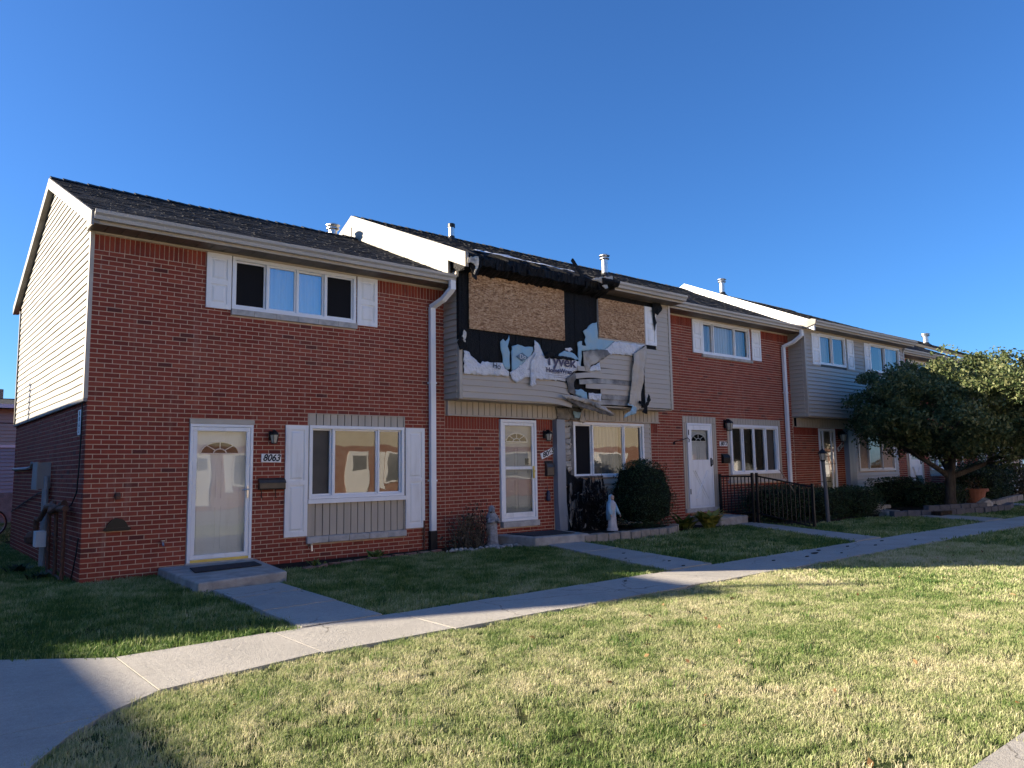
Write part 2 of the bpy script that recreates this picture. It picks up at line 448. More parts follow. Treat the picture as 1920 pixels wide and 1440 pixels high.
M['statue_white'] = pmat('painted_white_robe', (0.52, 0.52, 0.54), (0.36, 0.37, 0.40), 12, rough=0.6)
M['statue_blue'] = pmat('painted_blue_mantle', (0.22, 0.42, 0.58), (0.30, 0.46, 0.58), 10, rough=0.6)
M['skin_paint'] = pmat('painted_skin', (0.50, 0.34, 0.26), rough=0.6)
M['tarp'] = pmat('white_tarpaulin', (0.72, 0.71, 0.68), (0.55, 0.54, 0.52), 4, rough=0.5, bump=0.5, bscale=6, bdist=0.05)
M['tyre'] = pmat('rubber', (0.018, 0.018, 0.018), rough=0.8)
M['lamp_post'] = pmat('dark_blue_grey_post', (0.075, 0.085, 0.10), (0.10, 0.10, 0.10), 9, rough=0.5)
M['bamboo'] = pmat('weathered_wood', (0.36, 0.27, 0.19), (0.27, 0.20, 0.14), 9, rough=0.8)
M['siding_soot'] = pmat('heat_stained_siding', (0.13, 0.12, 0.105), (0.44, 0.40, 0.34), 2.4, lo=0.35, hi=0.62, rough=0.55, bump=0.4, bscale=16, bdist=0.02)
M['pale_siding'] = pmat('pale_yellow_siding', (0.62, 0.55, 0.42), (0.56, 0.49, 0.37), 1.5, rough=0.6)
M['pale_brick'] = pmat('tan_brick', (0.30, 0.14, 0.095), (0.38, 0.25, 0.19), 7, rough=0.9)  # tan brick mottle, the same on every side of these houses
M['stamp'] = pmat('faded_stamp_ink', (0.20, 0.12, 0.075), (0.30, 0.18, 0.10), 30, rough=0.8)
M['litter'] = _leaf('dead_leaf_litter', [(0.2, (0.10, 0.05, 0.025)), (0.5, (0.20, 0.11, 0.05)), (0.85, (0.36, 0.22, 0.10))], 4, 0.1)
M['far_pane'] = pmat('distant_window_pane', (0.16, 0.17, 0.18), (0.34, 0.34, 0.33), 1.2, rough=0.12, spec=0.8)
M['far_siding'] = pmat('blue_grey_siding', (0.34, 0.36, 0.37), (0.29, 0.31, 0.32), 1.3, rough=0.5, stretch=(0.25, 0.25, 2.5))
def _soldier():
    t = NT('red_brick_on_end')
    g = t.n('NewGeometry')
    c = t.ramp(g.outputs['Random Per Island'], [(0.0, (0.20, 0.040, 0.026)), (0.5, (0.26, 0.052, 0.031)), (1.0, (0.31, 0.066, 0.038))])
    t.bsdf(c, 0.85, 0, 0.25, t.bump(t.noise(g.outputs['Position'], 140, 4), 0.5, 0.004))
    return t.m
M['brick_s'] = _soldier()

CAMP = Vector((-2.207, -11.998, 1.4985))
CO, PI_ = 0.0683, 0.2032          # brick course and pitch
_unit = MB()
_unit.add([(-.5, 0, -.5), (.5, 0, -.5), (.5, 0, .5), (-.5, 0, .5), (-.5, 1, -.5), (.5, 1, -.5), (.5, 1, .5), (-.5, 1, .5)],
          [(0, 1, 2, 3), (0, 4, 5, 1), (1, 5, 6, 2), (2, 6, 7, 3), (3, 7, 4, 0)])
UNIT_BRICK = _unit.mesh('brick', M['brick'])
UNIT_BRICK_S = _unit.mesh('brick_on_end', M['brick_s'])

def subtract(a, b, holes):
    segs = [(a, b)]
    for h0, h1 in holes:
        out = []
        for s0, s1 in segs:
            if h1 <= s0 or h0 >= s1: out.append((s0, s1)); continue
            if h0 > s0: out.append((s0, h0))
            if h1 < s1: out.append((h1, s1))
        segs = out
    return segs

def rects(u0, u1, z0, z1, openings):
    zs = sorted({z0, z1} | {min(max(z, z0), z1) for o in openings for z in (o[2], o[3])})
    res = []
    for a, b in zip(zs, zs[1:]):
        zm = (a + b) / 2
        for s in subtract(u0, u1, [(o[0], o[1]) for o in openings if o[2] < zm < o[3]]):
            res.append((s[0], s[1], a, b))
    return res

class BrickSet:
    """all the bricks of one house; the 300 nearest become objects, the others one part per wall"""
    def __init__(s): s.b = []
    def wall(s, part, axis, plane, u0, u1, z0, z1, openings, soldier=0.0):
        zt = z1 - soldier
        r0, r1 = math.floor(z0 / CO + 0.5), math.floor(zt / CO + 0.01)
        if soldier: soldier = z1 - r1 * CO
        for r in range(r0, r1):
            zc = (r + 0.5) * CO
            holes = [(o[0], o[1]) for o in openings if o[2] < zc < o[3]]
            sh = 0.5 * (r % 2)
            for a, b in subtract(u0, u1, holes):
                i0, i1 = math.floor(a / PI_ + sh), math.ceil(b / PI_ + sh)
                for i in range(i0, i1):
                    p, q = max(a, (i - sh) * PI_), min(b, (i + 1 - sh) * PI_)
                    if q - p < 0.03: continue
                    p += 0.006; q -= 0.006
                    s.b.append((part, axis, plane, (p + q) / 2, zc, q - p, CO - 0.0125, 0))
        if soldier:
            zc = z1 - soldier / 2
            holes = [(o[0], o[1]) for o in openings if o[2] < zc < o[3]]
            for a, b in subtract(u0, u1, holes):
                n = max(1, round((b - a) / 0.0683)); w = (b - a) / n
                for i in range(n):
                    s.b.append((part, axis, plane, a + (i + .5) * w, zc, w - 0.0105, soldier - 0.012, 1))
    def finish(s, limit=300):
        def pos(q): return Vector((q[3], q[2], q[4])) if q[1] == 'x' else Vector((q[2], q[3], q[4]))
        # apparent size: nearer and less foreshortened first
        def key(q):
            d = pos(q) - CAMP
            cosn = (d.y if q[1] == 'x' else d.x) / d.length
            return d.length_squared / max(cosn, 0.05)
        s.b.sort(key=key)
        rest = {}
        for k, q in enumerate(s.b):
            part, axis, plane, u, z, ln, h, sold = q
            j = random.uniform(-0.0016, 0.0016)
            if k < limit:
                o = link('brick', UNIT_BRICK_S if sold else UNIT_BRICK, part)
                o.location = pos(q) - wloc(part)
                if axis == 'x': o.location.y += j
                else:
                    o.location.x += j; o.rotation_euler = (0, 0, -math.pi / 2)
                o.scale = (ln, 0.02, h)
            else:
                mb = rest.setdefault((part.name, sold), (part, MB()))[1]
                a, b, c, d = u - ln / 2, u + ln / 2, z - h / 2, z + h / 2
                y0, y1 = plane + j, plane + 0.02
                if axis == 'x':
                    mb.add([(a, y0, c), (b, y0, c), (b, y0, d), (a, y0, d), (a, y1, c), (b, y1, c), (b, y1, d), (a, y1, d)],
                           [(0, 1, 2, 3), (0, 4, 5, 1), (1, 5, 6, 2), (2, 6, 7, 3), (3, 7, 4, 0)])
                else:
                    mb.add([(y0, b, c), (y0, a, c), (y0, a, d), (y0, b, d), (y1, b, c), (y1, a, c), (y1, a, d), (y1, b, d)],
                           [(0, 1, 2, 3), (0, 4, 5, 1), (1, 5, 6, 2), (2, 6, 7, 3), (3, 7, 4, 0)])
        for (nm, sold), (part, mb) in rest.items():
            mb.build('brickwork', M['brick_s'] if sold else M['brick'], part, kind='stuff')

def mortar_wall(parent, name, u0, u1, z0, z1, openings, axis='x', plane=0.0, thick=0.12, mat=None):
    mb = MB()
    for a, b, c, d in rects(u0, u1, z0, z1, openings):
        if axis == 'x': mb.box(a, b, plane + 0.006, plane + thick, c, d)
        else: mb.box(plane + 0.006, plane + thick, a, b, c, d)
    return mb.build(name, mat or M['mortar'], parent)

def lap_boards(parent, u0, u1, z0, z1, plane, axis='x', mat=None, exposure=0.116, openings=(), clip=None, wavy=0.0, name='siding_board', lip=.030):
    """horizontal lap siding, one object for each board"""
    n = max(1, round((z1 - z0) / exposure)); e = (z1 - z0) / n
    for i in range(n):
        a, b = z0 + i * e, z0 + (i + 1) * e
        lo, hi = u0, u1
        zm = (a + b) / 2
        if clip:
            lo, hi = clip(zm)
            if hi - lo < 0.05: continue
        mb = MB()
        for s0, s1 in subtract(lo, hi, [(o[0], o[1]) for o in openings if o[2] - e * .4 < zm < o[3] + e * .4]):
            if s1 - s0 < 0.02: continue
            prof = [(0.0, a + 0.002), (-lip, a), (-lip - .001, a + 0.012), (-0.006, b), (0.0, b)]
            k = max(1, int((s1 - s0) / 0.45)) if wavy else 1
            rings = []
            for q in range(k + 1):
                u = s0 + (s1 - s0) * q / k
                dz = wavy * mnoise.noise(Vector((u * 0.8, i * 0.13, 3.1))) if wavy else 0
                dp = wavy * 0.5 * mnoise.noise(Vector((u * 1.1, i * 0.35, 9.1))) if wavy else 0
                rings.append([((u, plane + p + dp * (p < -.004), z + dz) if axis == 'x' else (plane + p + dp * (p < -.004), u, z + dz)) for p, z in prof])
            vs_ = [v for r in rings for v in r]; m = len(prof); fs = []
            for q in range(k):
                for t in range(m):
                    f = (q * m + t, (q + 1) * m + t, (q + 1) * m + (t + 1) % m, q * m + (t + 1) % m)
                    fs.append(f if axis != 'x' else f[::-1])
            fs.append(tuple(range(m))); fs.append(tuple(k * m + t for t in range(m - 1, -1, -1)))
            mb.add(vs_, fs)
        if mb.v: mb.build(name, mat or M['siding'], parent)

def vboards(parent, x0, x1, z0, z1, y, w=0.128, mat=None, name='panel_board', th=0.02, skip=None):
    """vertical boards with open grooves, one object each"""
    n = max(1, round((x1 - x0) / w)); e = (x1 - x0) / n
    MB().box(x0, x1, y + th * .8, y + th + .05, z0, z1).build('backing', M['dark'], parent)
    for i in range(n):
        if skip and skip(x0 + (i + .5) * e): continue
        MB().box(x0 + i * e + .007, x0 + (i + 1) * e - .007, y + random.uniform(-.001, .001), y + th, z0, z1).build(name, mat or M['board'], parent)

def ring(mb, x0, x1, z0, z1, t, y0, y1):
    mb.box(x0, x1, y0, y1, z1 - t, z1); mb.box(x0, x1, y0, y1, z0, z0 + t)
    mb.box(x0, x0 + t, y0, y1, z0 + t, z1 - t); mb.box(x1 - t, x1, y0, y1, z0 + t, z1 - t)

def curtain(parent, x0, x1, z0, z1, y, mat, folds=9, amp=0.02, taper=0.0):
    n = folds * 6; vs_ = []; fs = []
    for r, z in enumerate((z0, (z0 + z1) / 2, z1)):
        for i in range(n + 1):
            u = i / n
            xx = x0 + (x1 - x0 - taper * (1 - r / 2)) * u
            vs_.append((xx, y + amp * math.sin(u * folds * 2 * math.pi + 0.6 * math.sin(u * 9 + r * .4)), z))
    for r in range(2):
        for i in range(n):
            fs.append((r * (n + 1) + i, r * (n + 1) + i + 1, (r + 1) * (n + 1) + i + 1, (r + 1) * (n + 1) + i))
    o = MB().add(vs_, fs).build('curtain', mat, parent, smooth=True)
    return o

def window(parent, x0, x1, z0, z1, y, panes, fr=0.055, glass='glass', dep=0.10, mat=None, room=0.9):
    """panes: (start, end, style) in fractions of the width"""
    mat = mat or M['white_vinyl']
    mb = MB()
    ring(mb, x0, x1, z0, z1, fr, y - 0.022, y + dep)
    w = MB(); a, b, c, d = x0 + fr, x1 - fr, z0 + fr, z1 - fr
    for k, (p, q, st) in enumerate(panes):
        if k: mb.box(a + (b - a) * p - .018, a + (b - a) * p + .018, y - .012, y + dep - .004, c, d)
    win = mb.build('window', mat, parent)
    bevel(win, 0.004)
    for k, (p, q, st) in enumerate(panes):
        pa, pb = a + (b - a) * p + (.018 if p > 0 else 0), a + (b - a) * q - (.018 if q < 1 else 0)
        off = 0.03 if k % 2 else 0.05
        s = MB(); ring(s, pa + .001, pb - .001, c + .001, d - .001, 0.026, y + off - .018, y + off + .018)
        s.build('sash', mat, win)
        if st != 'part':
            MB().add([(pa + .02, y + off, c + .02), (pb - .02, y + off, c + .02), (pb - .02, y + off, d - .02), (pa + .02, y + off, d - .02)], [(0, 1, 2, 3)]).build('pane', M['screen'] if st == 'screen' else M['glass_mirror'] if st == 'sheer' else M[glass], win)
        if st in ('curtain', 'grey', 'part', 'sheer'):
            e = pb + .02 if st != 'part' else pa + (pb - pa) * .40
            curtain(win, pa - .02, e, c - .03, d + .03, y + .19, M['curtain_grey' if st in ('grey', 'part') else 'curtain'], folds=max(3, int((e - pa) / .11)), amp=.016, taper=.05 if st == 'part' else 0)
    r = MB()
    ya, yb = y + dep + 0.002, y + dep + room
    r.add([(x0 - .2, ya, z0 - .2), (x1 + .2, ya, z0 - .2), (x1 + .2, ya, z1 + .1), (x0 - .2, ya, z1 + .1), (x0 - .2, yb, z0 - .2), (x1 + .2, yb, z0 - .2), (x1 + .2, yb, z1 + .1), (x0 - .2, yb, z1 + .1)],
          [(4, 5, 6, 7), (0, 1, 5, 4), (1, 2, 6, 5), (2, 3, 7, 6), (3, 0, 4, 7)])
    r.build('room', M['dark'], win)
    return win

def shutter(parent, x0, x1, z0, z1, y, mat=None, split=0.48):
    m = MB(); st = min(0.065, (x1 - x0) * .17)
    zm = z0 + (z1 - z0) * split
    m.box(x0, x1, y - .012, y, z0, z1)
    for a, b in ((x0, x0 + st), (x1 - st, x1)): m.box(a, b, y - .03, y - .012, z0, z1)
    for a, b in ((z0, z0 + st * 1.2), (zm - st * .55, zm + st * .55), (z1 - st * 1.1, z1)): m.box(x0 + st, x1 - st, y - .03, y - .012, a, b)
    for a, b in ((z0 + st * 1.2, zm - st * .55), (zm + st * .55, z1 - st * 1.1)):
        g = 0.022
        v = []
        for d_, yy in ((g, y - .012), (g + .03, y - .027)):
            v += [(x0 + st + d_, yy, a + d_), (x1 - st - d_, yy, a + d_), (x1 - st - d_, yy, b - d_), (x0 + st + d_, yy, b - d_)]
        m.add(v, [(4, 5, 6, 7), (0, 1, 5, 4), (1, 2, 6, 5), (2, 3, 7, 6), (3, 0, 4, 7)])
    return m.build('shutter', mat or M['white'], parent)

def fanlight(parent, cx, zb, r, y, matf):
    m = MB(); n = 16
    pts = [(cx + r * math.cos(math.pi * k / n), zb + r * .62 * math.sin(math.pi * k / n)) for k in range(n + 1)]
    m.yprism(pts, y - .004, y + .01)
    fl = m.build('fanlight', M['screen'], parent)
    g = MB()
    g.tube([(p[0], y - .008, p[1]) for p in pts] + [(pts[0][0], y - .008, pts[0][1])], .012, 6)
    g.tube([(cx + r * .34 * math.cos(math.pi * k / 8), y - .008, zb + r * .25 * math.sin(math.pi * k / 8)) for k in range(9)], .009, 6)
    for k in (2, 4, 6):
        a = math.pi * k / 8
        g.tube([(cx + r * .34 * math.cos(a), y - .008, zb + r * .25 * math.sin(a)), (cx + r * math.cos(a), y - .008, zb + r * .62 * math.sin(a))], .008, 6)
    g.build('glazing_bar', matf, fl)
    return fl

def inner_door(parent, x0, x1, z0, z1, y, mat, fan=True):
    m = MB(); m.box(x0, x1, y, y + .045, z0, z1)
    w = x1 - x0
    for (pa, pb) in ((.12, .46), (.54, .88)):
        for (qa, qb) in ((.08, .40), (.46, .74)):
            ring(m, x0 + w * pa, x0 + w * pb, z0 + (z1 - z0) * qa, z0 + (z1 - z0) * qb, .014, y - .008, y)
    d = m.build('door_leaf', mat, parent)
    if fan: fanlight(d, (x0 + x1) / 2, z0 + (z1 - z0) * .80, w * .34, y - .012, M['white'])
    return d

# ------------------------------------------------------------------ roofs
def roof(parent, x0, x1, ridge, front, back, gutter=True, burnt=None, lovr=0.0, caps=True, soffit_to=0.0, gut=None, wallz=None):
    yr, zr = ridge; yf, zf = front; yb, zb = back
    m = MB()
    th = 0.10
    m.xprism([(yf, zf - .02), (yr, zr - .02), (yr, zr - .02 - th), (yf, zf - .02 - th)] if not burnt else [(0.35, zf + (zr - zf) * (0.35 - yf) / (yr - yf) - .02), (yr, zr - .02), (yr, zr - .02 - th), (0.35, zf + (zr - zf) * (.35 - yf) / (yr - yf) - .02 - th)], x0 + .001, x1 - .001)
    m.xprism([(yr + .001, zr - .02), (yb, zb - .02), (yb, zb - .02 - th), (yr + .001, zr - .02 - th)], x0 + .001, x1 - .001)
    rf = m.build('roof', M['roof_deck'], parent)
    sh = MB()
    for sy, sz, ey, ez in ((yf, zf, yr, zr), (yb, zb, yr, zr)):
        L = math.hypot(ey - sy, ez - sz); n = int(L / .142)
        dy, dz = (ey - sy) / L, (ez - sz) / L
        ny, nz = -dz * (1 if dy > 0 else -1), abs(dy)
        fine = sy == yf and x0 < 20
        for i in range(n):
            s0, s1 = i * L / n - .02, (i + 1) * L / n + .005
            x = x0 + lovr
            while x < x1 - .001:
                w = min(random.uniform(.09, .30) if fine else 1.2, x1 - x)
                t = random.uniform(.006, .015)
                ym = sy + dy * s0
                if not (burnt and burnt(x + w / 2, ym)):
                    jit = random.uniform(-.012, .004)
                    p = []
                    for s, tt in ((s0 + jit, t + .006), (s1, .006)):
                        for xx in (x + .003, x + w - .003):
                            p.append((xx, sy + dy * s - 0 * ny, sz + dz * s - .02))
                            p.append((xx, sy + dy * s + ny * tt, sz + dz * s + nz * tt - .02))
                    sh.add(p, [(1, 3, 7, 5), (0, 2, 3, 1), (0, 1, 5, 4), (2, 6, 7, 3)])
                x += w
    sh.build('shingles', M['shingle'], rf, kind='stuff')
    if caps:
        c = MB()
        sl = (zr - zf) / (yr - yf)
        c.add([(0, -.15, -.15 * sl + .012), (0, 0, .03), (0, .15, -.15 * sl + .012), (.24, -.15, -.15 * sl), (.24, 0, .012), (.24, .15, -.15 * sl)], [(0, 3, 4, 1), (1, 4, 5, 2), (0, 1, 2), (3, 5, 4)])
        me = c.mesh('ridge_cap', M['shingle'])
        x = x0
        o0 = wloc(rf)
        while x < x1 - .05:
            o = link('ridge_cap', me, rf); o.location = Vector((x, yr, zr + random.uniform(0, .012))) - o0
            x += .2
    if gutter:
        g0, g1 = gut or (x0, x1)
        zt = zf - .005
        MB().xprism([(yf + .03, zt), (yf + .03, zt - .125), (yf - .045, zt - .125), (yf - .06, zt - .075), (yf - .095, zt - .045), (yf - .105, zt + .0), (yf - .09, zt), (yf - .08, zt - .03), (yf + .015, zt - .03), (yf + .02, zt)], g0, g1).build('gutter', M['gutter'], parent)
        MB().box(g0, g1, yf + .032, yf + .055, zt - .17, zt - .03).build('fascia', M['trim_tan'], parent)
        n = max(2, round((g1 - g0) / .21)); e = (g1 - g0) / n
        for i in range(n):
            MB().box(g0 + i * e + .004, g0 + (i + 1) * e - .004, yf + .056, soffit_to, zt - .168, zt - .15).build('soffit_board', M['soffit'], parent)
        MB().box(g0, g1, yf + .056, soffit_to, zt - .149, zt - .13).build('soffit_backing', M['trim_dark'], parent)
    return rf

def vent(parent_z, x, y, label, h=0.42, cap=True, r=0.075):
    t = thing('roof_vent', label, 'vent', (x, y, parent_z), 'metal vents along the roof ridges')
    MB().lathe([(r, -.15), (r, h)], (x, y, parent_z), 14).build('pipe', M['metal'], t, smooth=False)
    m = MB()
    if cap:
        m.lathe([(r * 1.25, h - .04), (r * 1.55, h - .02), (r * 1.55, h), (r * 1.1, h + .03)], (x, y, parent_z), 14)
        m.lathe([(r * .9, h + .03), (r * .9, h + .06)], (x, y, parent_z), 14)
        m.lathe([(r * 1.7, h + .06), (r * 1.7, h + .075), (r * 1.2, h + .10), (r * .2, h + .115)], (x, y, parent_z), 14)
    else:
        m.lathe([(r * 1.25, h - .06), (r * 1.25, h + .03), (r * 1.05, h + .04)], (x, y, parent_z), 14)
    m.build('cap', M['metal'] if cap else M['black_metal'], t)
    MB().lathe([(r * 2.2, -.13), (r * 1.15, -.02), (r * 1.1, .02)], (x, y, parent_z), 14).build('flashing', M['black_plastic'], t)
    return t

def downspout(parent, x, y, ztop, zbot, out, mat, dx=0.10):
    m = MB(); w = .045
    def seg(p, q):
        d = (Vector(q) - Vector(p)).normalized()
        a = Vector((1, 0, 0)); a = (a - d * a.dot(d)).normalized(); b = d.cross(a)
        v = []
        for c in (Vector(p), Vector(q)):
            for sx, sy in ((-1, -1), (1, -1), (1, 1), (-1, 1)): v.append(c + a * sx * w * 1.25 + b * sy * w * .85)
        m.add(v, [(0, 1, 5, 4), (1, 2, 6, 5), (2, 3, 7, 6), (3, 0, 4, 7), (0, 3, 2, 1), (4, 5, 6, 7)])
    P = [(x + dx, out, ztop), (x + dx, out, ztop - .16), (x + dx * .55, (out + y) / 2 - .03, ztop - .34), (x, y, ztop - .46), (x, y, zbot)]
    for p, q in zip(P, P[1:]): seg(p, Vector(q) + (Vector(q) - Vector(p)).normalized() * .02)
    d = m.build('downspout', mat, parent)
    for z in (zbot + .9, (ztop + zbot) / 2 + .4):
        MB().box(x - .075, x + .075, y - .046, y + .06, z, z + .03).build('strap', mat, d)
    return d

# ------------------------------------------------------------------ small fittings (things)
def text_obj(body, size, mat, parent, origin, rot=(math.pi / 2, 0, 0), shear=0.0, name='lettering', sx=1.0, bold=0.0):
    c = bpy.data.curves.new('t', 'FONT'); c.body = body; c.size = size; c.extrude = 0.0012; c.shear = shear
    c.align_x = 'CENTER'; c.align_y = 'CENTER'; c.offset = bold
    t = bpy.data.objects.new('t', c)
    me = bpy.data.meshes.new_from_object(t)
    bpy.data.objects.remove(t)
    me.materials.clear(); me.materials.append(mat)
    o = link(name, me, parent)
    o.location = Vector(origin) - wloc(parent); o.rotation_euler = rot; o.scale = (sx, 1, 1)
    return o

def house_number(num, cx, cz, w, h, ang, label, y=-0.012):
    t = thing('house_number_plate', label, 'number plate', (cx, y, cz))
    ca, sa = math.cos(ang), math.sin(ang)
    P = [(cx + a * ca - b * sa, cz + a * sa + b * ca) for a, b in ((-w / 2, -h / 2), (w / 2, -h / 2), (w / 2, h / 2), (-w / 2, h / 2))]
    MB().yprism(P, y - .008, y + .012).build('plate', M['white'], t)
    text_obj(num, h * 1.12, M['ink'], t, (cx, y - .0105, cz), (math.pi / 2, -ang, 0), 0.28, 'numerals', sx=min(1.25, w / (h * 2.55)), bold=.004)
    return t

def wall_lamp(x, z, label, y=0.0, style=0, s=1.0):
    t = thing('wall_lamp', label, 'lamp', (x, y, z))
    MB().box(x - .045 * s, x + .045 * s, y - .02, y, z - .07 * s, z + .09 * s).build('back_plate', M['black_metal'], t)
    m = MB(); m.tube([(x, y - .02, z + .05 * s), (x, y - .07, z + .10 * s), (x, y - .12, z + .10 * s), (x, y - .13, z + .07 * s)], .012 * s, 8)
    m.build('arm', M['black_metal'], t)
    c = (x, y - .13, z)
    MB().lathe([(.085 * s, .02 * s), (.078 * s, .045 * s), (.035 * s, .085 * s), (.012 * s, .10 * s)], c, 6).build('hood', M['black_metal'], t)
    MB().lathe([(.045 * s, -.115 * s), (.072 * s, .018 * s)], c, 6).build('lantern_glass', M['lamp_glass'], t)
    g = MB()
    for k in range(6):
        a = 2 * math.pi * k / 6
        g.tube([(c[0] + .048 * s * math.cos(a), c[1] + .048 * s * math.sin(a), c[2] - .118 * s), (c[0] + .076 * s * math.cos(a), c[1] + .076 * s * math.sin(a), c[2] + .022 * s)], .005 * s, 5)
    g.lathe([(.050 * s, -.128 * s), (.050 * s, -.112 * s)], c, 6)
    g.build('cage', M['black_metal'], t)
    return t

def mailbox(x0, x1, z0, z1, label, mat, y=0.0, hooks=True):
    t = thing('mailbox', label, 'mailbox', ((x0 + x1) / 2, y, z0))
    bevel(MB().xprism([(y, z0), (y - .075, z0), (y - .085, z0 + .02), (y - .085, z0 + (z1 - z0) * .62), (y - .06, z0 + (z1 - z0) * .82), (y, z1)], x0, x1).build('body', mat, t), .004)
    bevel(MB().xprism([(y, z1 + .006), (y - .064, z0 + (z1 - z0) * .84), (y - .094, z0 + (z1 - z0) * .58), (y - .088, z0 + (z1 - z0) * .57), (y - .06, z0 + (z1 - z0) * .80), (y, z1)], x0 - .006, x1 + .006).build('lid', mat, t), .002)
    if hooks:
        for xx in (x0 + (x1 - x0) * .12, x0 + (x1 - x0) * .66):
            MB().tube([(xx, y - .02, z0), (xx, y - .03, z0 - .11), (xx, y - .05, z0 - .135), (xx, y - .07, z0 - .12)], .006, 6).build('newspaper_hook', M['black_metal'], t)
    return t

def leaves(name, mat, parent, pts, size, up=None, aspect=0.5, kind=None):
    """one mesh of many small leaf faces"""
    n = len(pts)
    pts = np.asarray(pts)
    d = RNG.normal(size=(n, 3)); d /= np.linalg.norm(d, axis=1)[:, None]
    if up is not None:
        d = d * (1 - up) + np.array([0, 0, 1]) * up; d /= np.linalg.norm(d, axis=1)[:, None]
    e = np.cross(d, RNG.normal(size=(n, 3))); e /= np.linalg.norm(e, axis=1)[:, None]
    s = size * RNG.uniform(.6, 1.35, n)[:, None]
    a = pts - d * s * .5; b = pts + e * s * aspect * .5; c = pts + d * s * .5; f = pts - e * s * aspect * .5
    v = np.stack([a, b, c, f], 1).reshape(-1, 3)
    org = np.array(wloc(parent)) if parent is not None else np.zeros(3)
    me = bpy.data.meshes.new(name)
    me.vertices.add(4 * n); me.vertices.foreach_set('co', (v - org).ravel().astype(np.float32))
    me.loops.add(4 * n); me.loops.foreach_set('vertex_index', np.arange(4 * n, dtype=np.int32))
    me.polygons.add(n); me.polygons.foreach_set('loop_start', np.arange(0, 4 * n, 4, dtype=np.int32)); me.polygons.foreach_set('loop_total', np.full(n, 4, dtype=np.int32))
    me.materials.append(mat); me.update(calc_edges=True)
    o = link(name, me, parent)
    o['kind'] = 'stuff'
    return o

def torn(name, mat, parent, poly, y, amp=0.03, step=0.07, freq=4.0, thick=0.006, jag=0.012, curl=None):
    """a torn sheet: outline in (x, z), buckled in depth"""
    pts = []
    for (a, b) in zip(poly, poly[1:] + poly[:1]):
        L = math.hypot(b[0] - a[0], b[1] - a[1]); k = max(1, int(L / step))
        for i in range(k):
            t = i / k; j = jag if i else jag * .3
            pts.append(Vector((a[0] + (b[0] - a[0]) * t + random.uniform(-j, j), a[1] + (b[1] - a[1]) * t + random.uniform(-j, j))))
    nb = len(pts)
    xs = [p.x for p in pts]; zs = [p.y for p in pts]
    inner = []
    x = min(xs)
    while x < max(xs):
        z = min(zs)
        while z < max(zs):
            inner.append(Vector((x + random.uniform(-.02, .02), z + random.uniform(-.02, .02)))); z += step
        x += step
    ed = [(i, (i + 1) % nb) for i in range(nb)]
    vs_, _, fs, *_r = delaunay_2d_cdt(pts + inner, ed, [], 1, 1e-4)
    v3 = []
    for p in vs_:
        d = amp * (mnoise.noise(Vector((p.x * freq, p.y * freq, y * 7))) + .5 * mnoise.noise(Vector((p.x * freq * 2.7, p.y * freq * 2.7, 5))))
        if curl: d += curl(p.x, p.y)
        v3.append((p.x, y - abs(d), p.y))
    m = MB().add(v3, [tuple(f) for f in fs])
    o = m.build(name, mat, parent, smooth=True)
    if thick:
        so = o.modifiers.new('thickness', 'SOLIDIFY'); so.thickness = thick; so.offset = 0
    return o
# ================================================================== setting
def structure(o): o['kind'] = 'structure'; return o
structure(MB().add([(-300, -300, -.03), (300, -300, -.03), (300, 300, -.03), (-300, 300, -.03)], [(0, 1, 2, 3)]).build('ground', M['ground']))

def slab(parent, poly, top, bot=-.08):
    c = Vector((sum(p[0] for p in poly) / len(poly), sum(p[1] for p in poly) / len(poly)))
    pp = []
    for p in poly:
        d_ = Vector((p[0] - c.x, p[1] - c.y)); L = d_.length
        pp.append((c.x + d_.x * (1 - .005 / L), c.y + d_.y * (1 - .005 / L)))
    j = random.uniform(-.002, .002)
    o = MB().zprism(pp, bot, top + j).build('slab', M['walk'], parent)
    return o

walk = structure(MB().box(-1.3, 44, -6.04, -5.06, -.10, -.01).build('sidewalk', M['soil']))
xs = [-.64, .68, 2.0, 3.35, 4.7, 6.05, 7.4, 8.75, 10.1, 11.45, 12.8, 14.1, 15.4, 16.7, 18.0, 19.3, 20.7, 22, 23.5, 25, 26.5, 28, 30, 32, 34, 36, 38, 40, 42]
for a, b in zip(xs, xs[1:]):
    f0 = -6.30 if a < -.6 else -6.08
    slab(walk, [(a, f0), (b, -6.05), (b, -5.02), (a, -5.05)], .025)
# the cross walk that leaves towards the viewer on the left
slab(walk, [(-4.6, -6.6), (-1.05, -6.62), (-.64, -6.30), (-.64, -5.05), (-1.36, -4.47), (-4.6, -4.35)], .022)
cross = structure(MB().box(-3.6, -1.6, -13.5, -6.7, -.10, -.02).build('cross_path', M['soil']))
slab(cross, [(-3.3, -8.3), (-1.72, -8.3), (-1.58, -7.4), (-1.28, -6.9), (-1.05, -6.63), (-3.3, -6.61)], .022)
for k in range(3):
    slab(cross, [(-3.3, -8.31 - 1.5 * (k + 1)), (-1.75, -8.31 - 1.5 * (k + 1)), (-1.73, -8.31 - 1.5 * k), (-3.3, -8.31 - 1.5 * k)], .022)
near = structure(MB().box(-1.7, 30, -11.55, -10.5, -.10, -.02).build('near_sidewalk', M['soil']))
for k in range(14):
    slab(near, [(-1.6 + 1.45 * k, -11.6), (-1.6 + 1.45 * (k + 1), -11.6), (-1.6 + 1.45 * (k + 1), -10.44), (-1.6 + 1.45 * k, -10.44)], .025)

